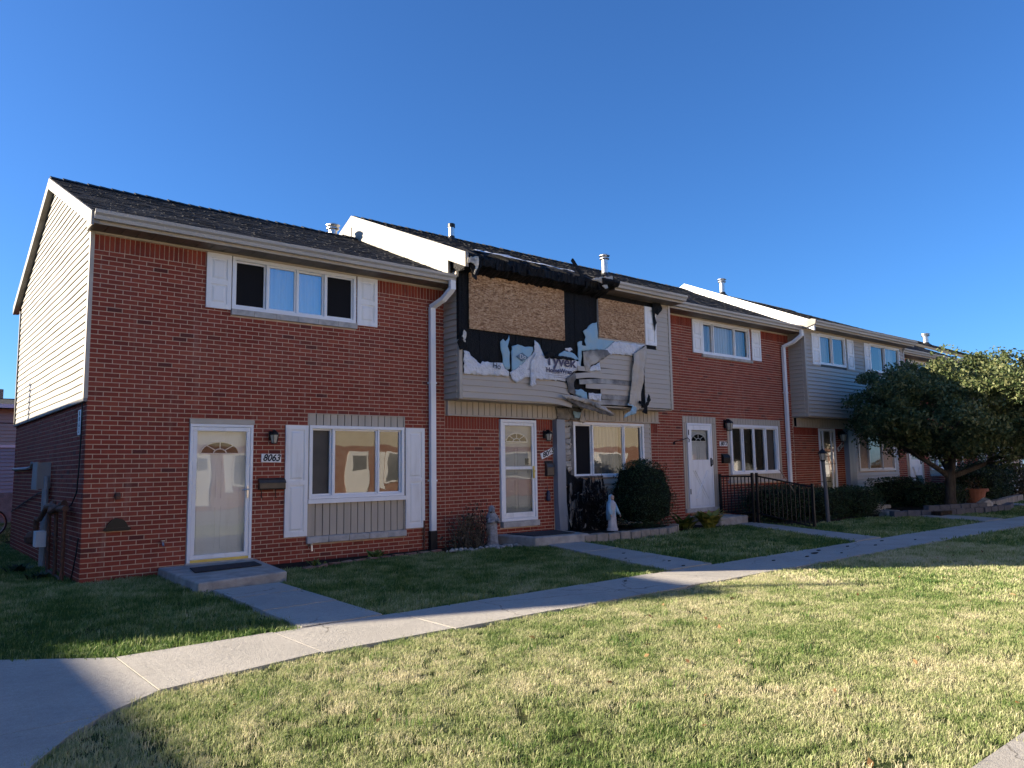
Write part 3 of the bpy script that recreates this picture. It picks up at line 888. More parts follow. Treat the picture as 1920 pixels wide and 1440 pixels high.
structure(MB().box(-1.2, 62, -19.3, -12.9, -.06, -.012).build('courtyard_paving', M['walk']))
def front_walk(q, cuts, top=.03):
    w = structure(MB().zprism([(a[0] + (.03 if i in (0, 3) else -.03), a[1] + (-.03 if i < 2 else .03)) for i, a in enumerate(q)], -.10, .018).build('front_walk', M['soil']))
    (l0, r0, r1, l1) = q
    ts = [0] + cuts + [1]
    for a, b in zip(ts, ts[1:]):
        P = lambda u, v, t: (u[0] + (v[0] - u[0]) * t, u[1] + (v[1] - u[1]) * t)
        slab(w, [P(l0, l1, a), P(r0, r1, a), P(r0, r1, b), P(l0, l1, b)], top + .012 * (1 - a))
front_walk([(1.08, -2.2), (1.95, -2.15), (1.84, -5.02), (.96, -5.04)], [.27, .62])
front_walk([(7.55, -1.25), (8.40, -1.30), (7.45, -5.0), (6.42, -5.0)], [.35, .68])
front_walk([(14.05, -1.0), (14.75, -1.0), (12.95, -5.0), (11.95, -5.0)], [.3, .6])
front_walk([(20.05, -1.6), (20.9, -1.6), (19.6, -5.0), (18.4, -5.0)], [.3, .6])
front_walk([(26.9, -1.2), (27.8, -1.2), (26.5, -5.0), (25.5, -5.0)], [.3, .6])

# ================================================================== house 1 (end house, brick on both floors)
H = thing('townhouse', 'end brick townhouse with cream siding gable and white shutters', 'house', (0, 0, 0), 'row of attached townhouses')
R1, F1, B1 = (3.45, 6.83), (-.45, 5.15), (7.5, 5.17)
op = [(1.98, 4.19, 3.985, 4.985), (1.40, 2.385, .03, 2.31), (3.312, 5.207, .295, 2.462)]
bs = BrickSet()
fw = mortar_wall(H, 'front_wall', 0.007, 6.1, -.15, 4.98, op)
bs.wall(fw, 'x', 0.0, 0.0, 6.1, 0.0, 4.945, op, soldier=.195)
sw = mortar_wall(H, 'side_wall', .121, 7.1, -.15, 2.56, [], 'y', 0.0)
bs.wall(sw, 'y', 0.0, 0.022, 7.1, 0.0, 2.53, [])
bs.finish(300)
box('rear_wall', M['brick_s'], H, .13, 6.1, 7.0, 7.1, -.1, 5.1)
MB().xprism([(.13, 2.56), (7.09, 2.56), (7.09, 5.2), (3.45, 6.72), (.13, 5.28)], .03, .12).build('gable_wall', M['trim_dark'], H)
s1 = (R1[1] - F1[1]) / (R1[0] - F1[0]); s1b = (R1[1] - B1[1]) / (B1[0] - R1[0])
def clip1(z):
    lo, hi = 0.0, 7.1
    if z > 5.06:
        lo = max(lo, R1[0] - (R1[1] - .14 - z) / s1); hi = min(hi, R1[0] + (R1[1] - .14 - z) / s1b)
    return lo, hi
gs = MB().box(.0, .028, 0.03, 7.08, 2.55, 2.58).build('gable_siding', M['siding_light'], H)
lap_boards(gs, 0, 7.1, 2.56, 6.75, -.006, 'y', M['siding_light'], .114, clip=clip1, wavy=.011, lip=.023)
MB().box(-.05, .0, -.012, 7.12, 2.515, 2.56).build('starter_strip', M['white_worn'], H)
MB().box(-.05, .006, -.014, .065, 2.562, 5.0).build('corner_board', M['trim_tan'], H)
MB().box(-.05, .006, 7.06, 7.12, 2.562, 5.0).build('corner_board', M['white_worn'], H)
def rake(parent, x0, x1, a, b, w, mat, name='rake_board', up=0.0):
    (ya, za), (yb, zb) = a, b
    return MB().xprism([(ya, za + up), (yb, zb + up), (yb, zb + up - w), (ya, za + up - w)], x0, x1).build(name, mat, parent)
rake(H, -.135, -.10, (F1[0] - .02, F1[1] - .015), (R1[0], R1[1] - .015), .20, M['white_worn'])
rake(H, -.135, -.10, (R1[0] + .001, R1[1] - .015), (B1[0], B1[1] - .015), .17, M['white_worn'])
rake(H, -.099, -.025, (F1[0], F1[1] - .06), (R1[0], R1[1] - .06), .12, M['white_worn'], 'rake_soffit')
rake(H, -.099, -.025, (R1[0] + .001, R1[1] - .06), (B1[0], B1[1] - .06), .12, M['white_worn'], 'rake_soffit')
MB().xprism([(-.42, 5.0), (.02, 4.97), (.02, 5.12), (-.43, 5.12)], -.098, -.051).build('eave_return', M['white_worn'], H)
MB().xprism([(7.5, 5.15), (7.62, 5.15), (7.60, 5.03), (7.5, 5.03)], -.12, 6.0).build('rear_gutter', M['white_worn'], H)
roof(H, -.12, 6.05, R1, F1, B1, soffit_to=.03, gut=(-.10, 6.02))
box('frieze_board', M['trim_tan'], H, 0.008, 6.05, -.025, -.002, 4.945, 4.978)
# upper window
wu = window(H, 1.985, 4.185, 4.085, 4.942, -.0, [(0, .25, 'screen'), (.25, .5, 'sheer'), (.5, .745, 'sheer'), (.745, 1, 'screen')])
for i in range(6):
    a = 1.975 + i * 2.23 / 6
    box('sill_stone', M['stone'], wu, a + .003, a + 2.23 / 6 - .003, -.045, .06, 3.988, 4.08)
shutter(H, 1.58, 1.965, 4.06, 4.94, -.004); shutter(H, 4.205, 4.61, 4.06, 4.94, -.004)
# front door with a full-length storm door
d = MB(); ring(d, 1.405, 2.378, .15, 2.238, .045, -.03, .09)
door = d.build('door_frame', M['white_vinyl'], H); bevel(door, .005)
sd = MB(); ring(sd, 1.452, 2.331, .197, 2.19, .062, -.022, .012)
leaf = sd.build('storm_door', M['white'], door); bevel(leaf, .006)
MB().add([(1.51, -.004, .25), (2.27, -.004, .25), (2.27, -.004, 2.13), (1.51, -.004, 2.13)], [(0, 1, 2, 3)]).build('door_glass', M['glass_door'], door)
inner_door(door, 1.455, 2.328, .155, 2.19, .10, M['white'])
MB().box(1.452, 2.331, -.035, -.0, .152, .192).build('kick_strip', M['brass'], door)
hm = MB(); hm.box(2.285, 2.315, -.04, -.022, 1.09, 1.27); hm.tube([(2.30, -.04, 1.22), (2.30, -.075, 1.22), (2.20, -.08, 1.21)], .011, 8)
hm.build('handle', M['metal'], door)
MB().box(1.395, 2.39, -.035, .09, 2.24, 2.308).build('lintel_trim', M['trim_tan'], H)
MB().box(1.385, 2.405, -.05, .09, .032, .148).build('threshold', M['stone'], H)
# lower window with panel boards above and below
pn = MB().box(3.313, 5.206, .085, .11, .30, 2.46).build('window_panel', M['trim_dark'], H)
vboards(pn, 3.335, 5.185, 2.262, 2.452, .012)
MB().box(3.314, 5.205, -.012, .05, 2.452, 2.462).build('panel_cap', M['trim_tan'], pn)
vboards(pn, 3.335, 5.185, .412, .945, .012)
for a, b in ((3.314, 3.334), (5.186, 5.206)): MB().box(a, b, .0, .08, .41, 2.451).build('panel_edge', M['trim_tan'], pn)
wl = window(H, 3.336, 5.184, 1.024, 2.258, -.002, [(0, .22, 'part'), (.22, .725, 'grey'), (.725, 1, 'dark')], glass='glass_wavy')
MB().box(3.315, 5.206, -.05, .03, .948, 1.02).build('sill', M['white_vinyl'], wl)
for i in range(5):
    a = 3.30 + i * 1.915 / 5
    o = box('sill_stone', M['stone'], pn, a + .002, a + 1.913 / 5, -.06 + random.uniform(-.006, .006), .08, .298, .408)
    bevel(o, .012, 2)
shutter(H, 2.915, 3.308, .425, 2.25, -.004); shutter(H, 5.212, 5.62, .425, 2.25, -.004)
ds = downspout(H, 5.77, -.07, 5.03, .36, -.5, M['white_vinyl'], dx=.17)
MB().box(5.70, 5.84, -.115, -.025, -.03, .355).build('black_boot', M['black_plastic'], ds)
MB().tube([(5.60, -.04, .02), (5.60, -.04, .55)], .018, 8).build('drain_pipe', M['rust'], H)

house_number('8063', 2.682, 1.71, .325, .135, math.radians(-1), 'white 8063 number plate level on the wall beside the end house door')
wall_lamp(2.68, 2.06, 'small black lantern above the 8063 number plate', s=.95)
mailbox(2.475, 2.905, 1.205, 1.385, 'wide bronze mailbox with newspaper hooks below the 8063 plate', M['brown_metal'])

# ================================================================== house 3 type (brick, panelled door surround)
def brick_house(dx, dz, label, nlim, first):
    T = thing('townhouse', label, 'house', (12.42 + dx, 0, 0), 'row of attached townhouses')
    X = lambda v: v + dx
    Z = lambda v: v + dz
    x0, x1 = X(12.40), X(18.62)
    op = [(X(14.335), X(16.55), Z(4.31), Z(5.33)), (X(13.37), X(14.79), Z(.36), Z(2.725)), (X(15.28), X(17.92), Z(.985), Z(2.725))]
    b = BrickSet()
    w = mortar_wall(T, 'front_wall', x0, x1, -.15, Z(5.33), op)
    b.wall(w, 'x', 0.0, x0, x1, 0.0, Z(5.295), op, soldier=.195)
    b.finish(nlim)
    box('rear_wall', M['brick_s'], T, x0, x1, 7.0, 7.1, -.1, Z(5.4))
    roof(T, X(12.45), X(18.52), (3.6, Z(7.40)), (-.5, Z(5.50)), (7.6, Z(5.5)), soffit_to=.03, gut=(X(12.42), X(18.55)))
    box('frieze_board', M['trim_tan'], T, x0, x1, -.025, -.002, Z(5.297), Z(5.328))
    u = window(T, X(14.34), X(16.545), Z(4.39), Z(5.292), 0, [(0, .22, 'grey'), (.22, .69, 'curtain'), (.69, 1, 'grey')])
    MB().box(X(14.30), X(16.62), -.05, .05, Z(4.312), Z(4.387)).build('sill_stone', M['stone'], u)
    shutter(T, X(13.915), X(14.315), Z(4.40), Z(5.29), -.004); shutter(T, X(16.63), X(17.08), Z(4.40), Z(5.29), -.004)
    sp = MB().box(X(13.372), X(14.788), .085, .11, Z(.362), Z(2.724)).build('door_surround', M['trim_dark'], T)
    vboards(sp, X(13.38), X(14.78), Z(2.555), Z(2.72), .0)
    vboards(sp, X(13.38), X(13.525), Z(.40), Z(2.55), .0, .073); vboards(sp, X(14.56), X(14.78), Z(.40), Z(2.55), .0, .073)
    f = MB(); ring(f, X(13.53), X(14.555), Z(.40), Z(2.552), .05, -.03, .08)
    dr = f.build('door_frame', M['white_vinyl'], T); bevel(dr, .004)
    # storm door: scalloped upper light, crossbuck below
    xa, xb, za, zb = X(13.585), X(14.50), Z(.455), Z(2.498)
    zm = Z(1.60)
    n = 11; pts = []
    gx0, gx1, gz0, gz1 = xa + .09, xb - .09, zm, zb - .10
    for k in range(n * 2 + 1): pts.append((gx0 + (gx1 - gx0) * k / (n * 2), gz0 + .018 * (k % 2)))
    for k in range(1, n * 2 + 1): pts.append((gx1 - .018 * (k % 2), gz0 + (gz1 - gz0) * k / (n * 2)))
    for k in range(1, n * 2 + 1): pts.append((gx1 - (gx1 - gx0) * k / (n * 2), gz1 - .018 * (k % 2)))
    for k in range(1, n * 2): pts.append((gx0 + .018 * (k % 2), gz1 - (gz1 - gz0) * k / (n * 2)))
    outer = [Vector(p) for p in ((xa, za), (xb, za), (xb, zb), (xa, zb))]
    inn = [Vector(p) for p in pts]
    vv = outer + inn
    ed = [(0, 1), (1, 2), (2, 3), (3, 0)] + [(4 + i, 4 + (i + 1) % len(inn)) for i in range(len(inn))]
    v2, _, fs, *_q = delaunay_2d_cdt(vv, ed, [], 2, 1e-5)
    lm = MB()
    keep = []
    for fc in fs:
        c = sum((v2[i] for i in fc), Vector((0, 0))) / len(fc)
        if gx0 + .022 < c.x < gx1 - .022 and gz0 + .022 < c.y < gz1 - .022: continue
        keep.append(tuple(fc))
    lm.add([(p.x, -.012, p.y) for p in v2], keep)
    sdr = lm.build('storm_door', M['white'], dr)
    so = sdr.modifiers.new('thickness', 'SOLIDIFY'); so.thickness = .02; so.offset = 0
    MB().add([(gx0, -.004, gz0), (gx1, -.004, gz0), (gx1, -.004, gz1), (gx0, -.004, gz1)], [(0, 1, 2, 3)]).build('door_glass', M['glass_door'], dr)
    cb = MB()
    for s in (-1, 1):
        cx, cz = (xa + xb) / 2, (za + zm) / 2
        cb.tube([(cx - s * .26, -.026, cz - .40), (cx + s * .26, -.026, cz + .32)], .018, 4)
        cb.tube([(cx - s * .17, -.026, cz - .40), (cx + s * .33, -.026, cz + .32)], .010, 4)
    cb.build('crossbuck', M['white'], dr)
    inner_door(dr, xa, xb, za, zb, .05, M['door_white'])
    h = MB(); h.box(xb - .05, xb - .015, -.045, -.022, zm - .16, zm + .06); h.tube([(xb - .03, -.05, zm - .13), (xb - .03, -.08, zm - .10), (xb - .03, -.08, zm + .02)], .012, 6)
    h.build('handle', M['black_metal'], dr)
    for zz in (zb - .25, za + .3): MB().box(xa - .03, xa - .005, -.04, -.02, zz, zz + .13).build('hinge', M['black_metal'], dr)
    MB().box(X(13.36), X(14.80), -.06, .08, Z(.30), Z(.398)).build('threshold', M['stone'], T)
    wp = MB().box(X(15.282), X(17.918), .085, .11, Z(.99), Z(2.724)).build('window_panel', M['trim_dark'], T)
    vboards(wp, X(15.285), X(17.915), Z(2.562), Z(2.72), .0); vboards(wp, X(15.285), X(17.915), Z(1.06), Z(1.205), .0)
    vboards(wp, X(15.285), X(15.38), Z(1.21), Z(2.558), .0, .1); vboards(wp, X(17.735), X(17.915), Z(1.21), Z(2.558), .0, .09)
    window(T, X(15.385), X(17.73), Z(1.21), Z(2.558), -.02, [(0, .24, 'grey'), (.24, .48, 'grey'), (.48, .75, 'dark'), (.75, 1, 'part')], fr=.075)
    MB().box(X(15.22), X(18.04), -.05, .08, Z(.985), Z(1.055)).build('sill_stone', M['stone'], wp)
    downspout(T, X(18.20), -.07, Z(5.38), .9 if first else .2, -.55, M['gutter'] if not first else M['white_vinyl'], dx=.22)
    return T
H3 = brick_house(0, 0, 'second brick townhouse with boarded door surround beyond the burnt house', 300, True)
MB().tube([(13.28, -.03, 2.852), (14.94, -.03, 2.848)], .014, 6).build('awning_rail', M['white_worn'], H3)
house_number('8067', 15.075, 2.033, .33, .125, 0, 'white 8067 number plate beside the crossbuck storm door')
wall_lamp(15.19, 2.55, 'black lantern above the 8067 number plate', s=1.35)
mailbox(14.96, 15.25, 1.52, 1.77, 'upright dark mailbox under the 8067 number plate', M['black_metal'], hooks=False)
br = MB(); br.tube([(13.0, -.01, 2.07), (13.05, -.07, 2.09), (13.25, -.09, 2.12), (13.42, -.10, 2.17), (13.50, -.10, 2.13), (13.48, -.10, 2.06)], .011, 6); br.lathe([(.03, -.03), (.03, .03)], (13.0, -.012, 2.03), 6)
br.top('hanger_bracket', M['black_metal'], 'thin curled black hanger bracket left of the crossbuck door', 'bracket', (13.0, 0, 2.07))
H5 = brick_house(12.78, -.06, 'far brick townhouse half hidden behind the broad tree', 0, False)

# ================================================================== house 4 type (upper floor overhangs, intact)
def overhang_house(dx, dz, label, nlim):
    T = thing('townhouse', label, 'house', (18.65 + dx, 0, 0), 'row of attached townhouses')
    X = lambda v: v + dx
    Z = lambda v: v + dz
    YB = -.50
    x0, x1 = X(18.60), X(25.30)
    ops = [(X(19.47), X(21.10), Z(4.44), Z(5.40)), (X(22.74), X(24.95), Z(4.44), Z(5.40))]
    box('overhang_floor', M['trim_tan'], T, x0 + .002, x1 - .002, YB + .02, .02, Z(2.83), Z(2.868))
    bw = mortar_wall(T, 'overhang_wall', x0, x1, Z(2.87), Z(5.48), ops, plane=YB, mat=M['trim_dark'])
    lap_boards(bw, x0 + .06, x1 - .06, Z(2.86), Z(5.42), YB, 'x', M['siding_grey'], .116, ops)
    es = MB().box(x0 + .004, x0 + .03, YB + .13, .0, Z(2.87), Z(5.40)).build('overhang_side', M['trim_dark'], T)
    lap_boards(es, YB + .06, .02, Z(2.86), Z(5.40), x0 + .002, 'y', M['siding_grey'], .116)
    for xx in (x0, x1 - .07): MB().box(xx - .012, xx + .07, YB - .03, YB + .06, Z(2.84), Z(5.42)).build('corner_board', M['siding_grey'], T)
    MB().box(x0, x1, YB - .026, YB - .001, Z(5.40), Z(5.47)).build('frieze_board', M['trim_tan'], T)
    for (a, b, panes) in ((19.48, 21.09, [(0, .5, 'grey'), (.5, 1, 'dark')]), (22.75, 24.94, [(0, .5, 'dark'), (.5, 1, 'grey')])):
        window(T, X(a), X(b), Z(4.445), Z(5.395), YB, panes)
    for a, b in ((19.0, 19.45), (21.16, 21.58), (22.30, 22.72)): shutter(T, X(a), X(b), Z(4.41), Z(5.36), YB - .018)
    roof(T, X(18.50), X(25.28), (3.6, Z(7.49)), (-.92, Z(5.62)), (7.6, Z(5.6)), soffit_to=YB + .03, gut=(X(18.46), X(25.28)))
    # ground floor
    op = [(X(20.06), X(21.06), Z(.45), Z(2.575)), (X(21.62), X(25.40), 0, 3)]
    b = BrickSet()
    w = mortar_wall(T, 'front_wall', X(18.64), X(25.18), -.15, Z(2.86), op[:1])
    b.wall(w, 'x', 0.0, X(18.64), X(25.18), 0.0, Z(2.575), op, soldier=.19)
    b.finish(nlim)
    bd = MB().box(X(18.70), X(25.2), -.055, .004, Z(2.575), Z(2.83)).build('band', M['trim_dark'], T)
    vboards(bd, X(18.70), X(25.2), Z(2.585), Z(2.828), -.08, .15)
    MB().box(X(18.69), X(25.2), -.092, -.02, Z(2.556), Z(2.582)).build('band_edge', M['trim_tan'], bd)
    f = MB(); ring(f, X(20.07), X(21.05), Z(.47), Z(2.545), .05, -.03, .08)
    dr = f.build('door_frame', M['white_vinyl'], T)
    for a, b2 in ((20.125, 20.29), (20.31, 20.80), (20.82, 20.995)):
        s = MB(); ring(s, X(a), X(b2), Z(.525), Z(2.49), .025, -.02, .01); s.build('sash', M['white'], dr)
    MB().add([(X(20.13), -.004, Z(.53)), (X(20.99), -.004, Z(.53)), (X(20.99), -.004, Z(2.48)), (X(20.13), -.004, Z(2.48))], [(0, 1, 2, 3)]).build('door_glass', M['glass_wavy'], dr)
    inner_door(dr, X(20.12), X(21.0), Z(.52), Z(2.49), .12, M['door_white'], fan=False)
    MB().box(X(20.25), X(20.95), -.045, -.02, Z(1.44), Z(1.46)).build('push_bar', M['black_metal'], dr)
    MB().box(X(20.0), X(21.1), -.06, .08, Z(.34), Z(.462)).build('threshold', M['stone'], T)
    MB().box(X(21.63), X(22.06), -.16, .0, .1, Z(2.55)).build('pilaster', M['column'], T)
    wo = [(X(22.48), X(25.12), Z(1.18), Z(2.53))]
    by = MB().box(X(22.07), X(25.17), -.02, .0, .1, Z(.3)).build('bay_wall', M['trim_dark'], T)
    lap_boards(by, X(22.07), X(25.40), .1, Z(2.55), -.022, 'x', M['siding'], .116, wo)
    window(T, X(22.49), X(25.11), Z(1.185), Z(2.525), -.04, [(0, .27, 'part'), (.27, .66, 'dark'), (.66, 1, 'grey')], fr=.075)
    box('rear_wall', M['brick_s'], T, X(18.64), X(25.2), 7.0, 7.1, -.1, Z(5.4))
    return T
H4 = overhang_house(0, 0, 'grey sided overhanging townhouse behind the hedges and lamp post', 120)
H6 = overhang_house(12.80, -.14, 'last overhanging townhouse at the far right edge', 0)
house_number('8069', 21.37, 1.98, .40, .125, math.radians(30), 'slanted 8069 number plate left of the slate pilaster')
wall_lamp(21.36, 2.34, 'black lantern mounted beside the slate pilaster of the grey sided house', s=1.5)

def step_gable(parent, x, r0, f0, r1, f1, mat, seam=True, out=.03):
    """the white wall where a higher roof rises beside a lower one (lower r0,f0; higher r1,f1)"""
    lo = lambda y: r0[1] + (f0[1] - r0[1]) * (y - r0[0]) / (f0[0] - r0[0])
    hi = lambda y: r1[1] + (f1[1] - r1[1]) * (y - r1[0]) / (f1[0] - r1[0])
    ya, yb = f1[0] - .01, r1[0]
    m = .30
    MB().xprism([(ya, hi(ya) - .02), (yb, hi(yb) - .02), (yb, hi(yb) - m), (ya, hi(ya) - m)], x - .055, x + .02).build('rake_board', mat, parent)
    yl = max(ya + .02, f0[0] + .15)
    MB().xprism([(yl, hi(yl) - m - .004), (yb, hi(yb) - m - .004), (yb, lo(yb) - .1), (yl, lo(yl) - .1)], x - .035, x + .02).build('gable_panel', mat, parent)
    yc = 7.4
    hb = lambda y: r1[1] - (y - r1[0]) * .47
    MB().xprism([(yb + .001, r1[1] - .02), (yc, hb(yc) - .02), (yc, hb(yc) - .9), (yb + .001, r1[1] - .9)], x - .05, x + .02).build('rear_gable_panel', mat, parent)
step_gable(H4, 18.50, (3.6, 7.40), (-.5, 5.5), (3.6, 7.49 + .12), (-.92, 5.62), M['white'])
MB().xprism([(-1.02, 5.62), (-.90, 5.66), (-.55, 5.62), (-.50, 5.45), (-.62, 5.40), (-.86, 5.46), (-1.0, 5.5)], 18.40, 18.445).build('eave_return', M['white_worn'], H4)
# ================================================================== house 2 (fire-damaged, overhanging)
H2 = thing('townhouse', 'fire damaged overhanging townhouse with charred wall and boarded windows', 'house', (6.1, 0, 0), 'row of attached townhouses')
YB = -.48
R2, F2 = (3.6, 7.40), (-.92, 5.52)
s2 = (R2[1] - F2[1]) / (R2[0] - F2[0])
def burnt2(x, y):
    edge = -.05 + .35 * mnoise.noise(Vector((x * 1.7, 2.0, 0))) - max(0, x - 8.6) * .55
    return x < 10.0 and y < edge
roof(H2, 6.04, 12.46, R2, F2, (7.6, 5.5), burnt=burnt2, soffit_to=YB + .03, gut=(10.05, 12.46))
step_gable(H2, 6.02, R1, F1, (3.6, 7.43), (-.88, 5.53), M['white_worn'])
MB().box(6.102, 12.398, YB + .02, .02, 2.79, 2.818).build('overhang_floor', M['trim_tan'], H2)
cw = mortar_wall(H2, 'charred_wall', 6.1, 12.4, 2.82, 5.46, [], plane=YB, mat=M['char'])
# charred boards: uneven vertical sheathing left standing
x = 6.16
while x < 9.86:
    w = random.uniform(.28, .62)
    zb = 3.36 if x < 9.1 else 4.0
    bevel(MB().box(x, min(x + w - .004, 9.9), YB - .012 - random.uniform(0, .008), YB + .005, zb, 5.24 + random.uniform(-.05, .06)).build('charred_board', M['char'], cw), .006)
    x += w
# lap siding that survived
def droop(parent, x0, x1, z, e, y, mat, fn, name='siding_board', k=14, out=None):
    prof = [(0.0, .002), (-.020, 0), (-.021, .012), (-.006, e), (0.0, e)]
    vs_, fs = [], []
    for q in range(k + 1):
        u = x0 + (x1 - x0) * q / k
        dz, dy, tw = fn(u)
        for p, h in prof: vs_.append((u, y + p + dy, z + h + dz + tw * h))
    m = len(prof)
    for q in range(k):
        for t in range(m): fs.append((q * m + t, q * m + (t + 1) % m, (q + 1) * m + (t + 1) % m, (q + 1) * m + t))
    fs.append(tuple(range(m - 1, -1, -1))); fs.append(tuple(k * m + t for t in range(m)))
    return MB().add(vs_, fs).build(name, mat, parent)
for i in range(4):
    z = 2.815 + i * .120
    x1 = (8.98, 8.95, 8.92, 8.86)[i]
    droop(cw, 6.17, x1, z, .120, YB - .002, M['siding'], lambda u, i=i: (-.10 * max(0, (u - 8.05)) ** 2 * (1 - .12 * i), -.05 * max(0, u - 8.3), 0))
for i in range(22):
    z = 2.83 + i * .1155
    a = 11.40
    if z > 4.2: a = 11.86
    MB().xprism([(YB, z + .002), (YB - .02, z), (YB - .021, z + .012), (YB - .006, z + .1155), (YB, z + .1155)], a, 12.33).build('siding_board', M['siding'], cw)
LEFT = (9.35, 9.92, 9.90, 9.42, 9.22, 9.10, 9.16, 9.90, 9.88, 9.74)
for i in range(10):
    z = 2.84 + i * .1155
    def sag(u, i=i):
        t = max(0, 10.45 - u)
        k = (.02, .0, .0, .02, .035, .03, .01, .0, .01, .02)[i]
        return (-k * t * t + .012 * math.sin(u * 5 + i * 2) * min(1, t), -(.015 + .02 * (i in (3, 4, 5, 6))) * t - .015 * math.sin(u * 4.3 + i) * min(1, t) ** 2, -.08 * t * (i in (4, 6)))
    droop(cw, LEFT[i], 11.0, z, .1155, YB - .004 - .002 * (i % 2), M['siding'] if i not in (0, 1, 4) else M['siding_soot'], sag, k=26)
es = MB().box(6.104, 6.13, YB + .13, .0, 2.82, 5.30).build('overhang_side', M['trim_dark'], H2)
lap_boards(es, YB + .05, .0, 2.81, 5.25, 6.102, 'y', M['siding'], .116)
MB().box(6.085, 6.16, YB - .03, YB + .05, 2.80, 3.92).build('corner_board', M['trim_tan'], H2)
MB().box(6.083, 6.15, YB - .026, YB + .05, 3.921, 5.25).build('corner_board', M['char'], H2, label='charred corner board')
MB().box(12.325, 12.405, YB - .03, YB + .05, 2.81, 5.38).build('corner_board', M['siding'], H2)
MB().box(11.0, 12.32, YB - .022, YB - .001, 5.34, 5.42).build('frieze_board', M['soot'], H2)
# boards over the two windows
for (a, b, c, d, nm) in ((6.31, 8.825, 4.142, 5.235, 'large strand board'), (9.875, 11.41, 4.325, 5.215, 'small strand board')):
    o = MB().box(a, b, YB - .055, YB - .035, c, d).build('strand_board', M['osb'], H2, label=nm)
    bevel(o, .002)
    sm = MB()
    for q in range(46):
        xx = a + .12 + (b - a - .3) * (q % 23) / 23; zz = d - (d - c) * (.30 if q < 23 else .36) + random.uniform(-.008, .008)
        if random.random() < .3: continue
        sm.box(xx, xx + random.uniform(.015, .06), YB - .0562, YB - .0552, zz, zz + random.uniform(.012, .028))
    sm.build('mill_stamp', M['stamp'], o)
MB().box(9.845, 9.87, YB - .05, YB - .0, 4.30, 5.18).build('window_trim', M['soot'], H2)
MB().box(9.845, 11.44, YB - .05, YB - .0, 4.285, 4.32).build('window_trim', M['trim_tan'], H2)
MB().box(11.412, 11.44, YB - .05, YB - .0, 4.322, 5.22).build('window_trim', M['trim_tan'], H2)
shutter(H2, 11.452, 11.845, 4.305, 5.22, YB - .018)
PL = {
'WA':[(6.17,3.71),(6.30,3.69),(6.40,3.58),(6.57,3.48),(6.62,3.54),(6.80,3.53),(7.12,3.54),(7.18,3.43),(7.27,3.38),(7.29,3.29),(6.97,3.27),(6.56,3.27),(6.17,3.27)],
'B1':[(7.07,3.96),(7.14,4.02),(7.20,3.98),(7.27,4.04),(7.30,4.11),(7.31,4.03),(7.25,3.88),(7.31,3.77),(7.31,3.44),(7.22,3.41),(7.13,3.52),(7.12,3.67)],
'B2':[(7.36,3.90),(7.52,3.95),(7.70,3.91),(7.92,3.93),(7.94,3.86),(7.77,3.64),(7.47,3.44),(7.35,3.39)],
'WC':[(7.97,4.08),(8.06,4.01),(8.17,3.85),(8.24,3.72),(8.66,3.74),(8.86,3.75),(9.23,3.74),(9.26,3.55),(9.05,3.50),(8.86,3.34),(8.80,3.28),(8.37,3.28),(7.99,3.28),(7.76,3.30),(7.65,3.27),(7.54,3.21),(7.47,3.17),(7.39,3.20),(7.32,3.30),(7.29,3.36),(7.47,3.45),(7.69,3.61),(7.94,3.83)],
'D':[(7.82,3.59),(7.98,3.83),(7.96,3.60),(7.93,3.40),(7.94,3.16),(7.85,3.11),(7.80,3.12),(7.81,3.31)],
'E':[(8.60,3.77),(8.66,3.86),(8.80,3.93),(9.03,3.91),(9.17,3.84),(9.25,3.77),(8.86,3.735)],
'F':[(9.38,4.41),(9.51,4.48),(9.62,4.59),(9.83,4.66),(9.84,4.30),(10.39,4.29),(10.20,4.15),(10.02,4.04),(9.32,3.98),(9.29,3.55),(9.23,3.55),(9.21,4.15),(9.34,4.19),(9.33,4.10),(9.47,4.10),(9.41,4.20),(9.46,4.29)],
'G':[(10.39,4.28),(11.41,4.29),(10.98,4.00),(10.29,3.99),(10.17,3.94),(10.01,4.05)],
'H':[(10.94,4.04),(11.40,4.28),(11.39,4.12),(11.31,3.79),(11.24,3.46),(11.19,3.13),(11.14,2.81),(11.01,2.73),(10.69,2.89),(10.80,3.12),(10.88,3.60)],
'I':[(9.32,3.95),(9.62,4.02),(10.11,4.06),(10.20,3.97),(9.85,3.79),(9.56,3.66),(9.47,3.53),(9.41,3.53),(9.35,3.71)],
'J':[(9.08,3.52),(9.35,3.51),(9.86,3.53),(10.6,3.54),(10.6,3.40),(9.86,3.38),(9.38,3.32),(9.21,3.35),(9.05,3.44)],
'J2':[(9.28,3.29),(9.68,3.35),(10.4,3.36),(10.4,3.24),(9.85,3.19),(9.46,3.09),(9.35,3.12)],
'K0':[(8.79,3.32),(9.05,3.48),(9.09,3.39),(9.03,3.23),(9.08,2.97),(8.88,3.05),(8.84,3.22)],
'L1':[(9.06,3.12),(9.25,3.14),(9.44,3.08),(9.47,2.91),(9.29,2.95),(9.14,3.00)],
'L2':[(9.49,3.07),(9.88,3.07),(9.86,2.90),(9.49,2.93)],
'L3':[(9.85,3.76),(9.87,3.57),(9.47,3.54),(9.59,3.65)],
'Kd':[(8.73,2.98),(9.03,2.94),(9.40,2.88),(9.82,2.75),(10.21,2.59),(10.08,2.58),(9.52,2.68),(9.02,2.79),(8.78,2.88)],
'M1':[(10.51,2.54),(10.58,2.65),(10.72,2.70),(10.82,2.83),(10.66,2.86),(10.68,2.89),(10.87,2.83),(10.97,2.81),(10.95,2.67),(10.72,2.61)],
'M2':[(11.04,2.97),(11.16,2.88),(11.30,2.95),(11.36,3.13),(11.45,3.00),(11.32,2.85),(11.29,2.67),(11.12,2.70),(11.20,2.81),(11.02,2.90)],
}
base = YB - .03
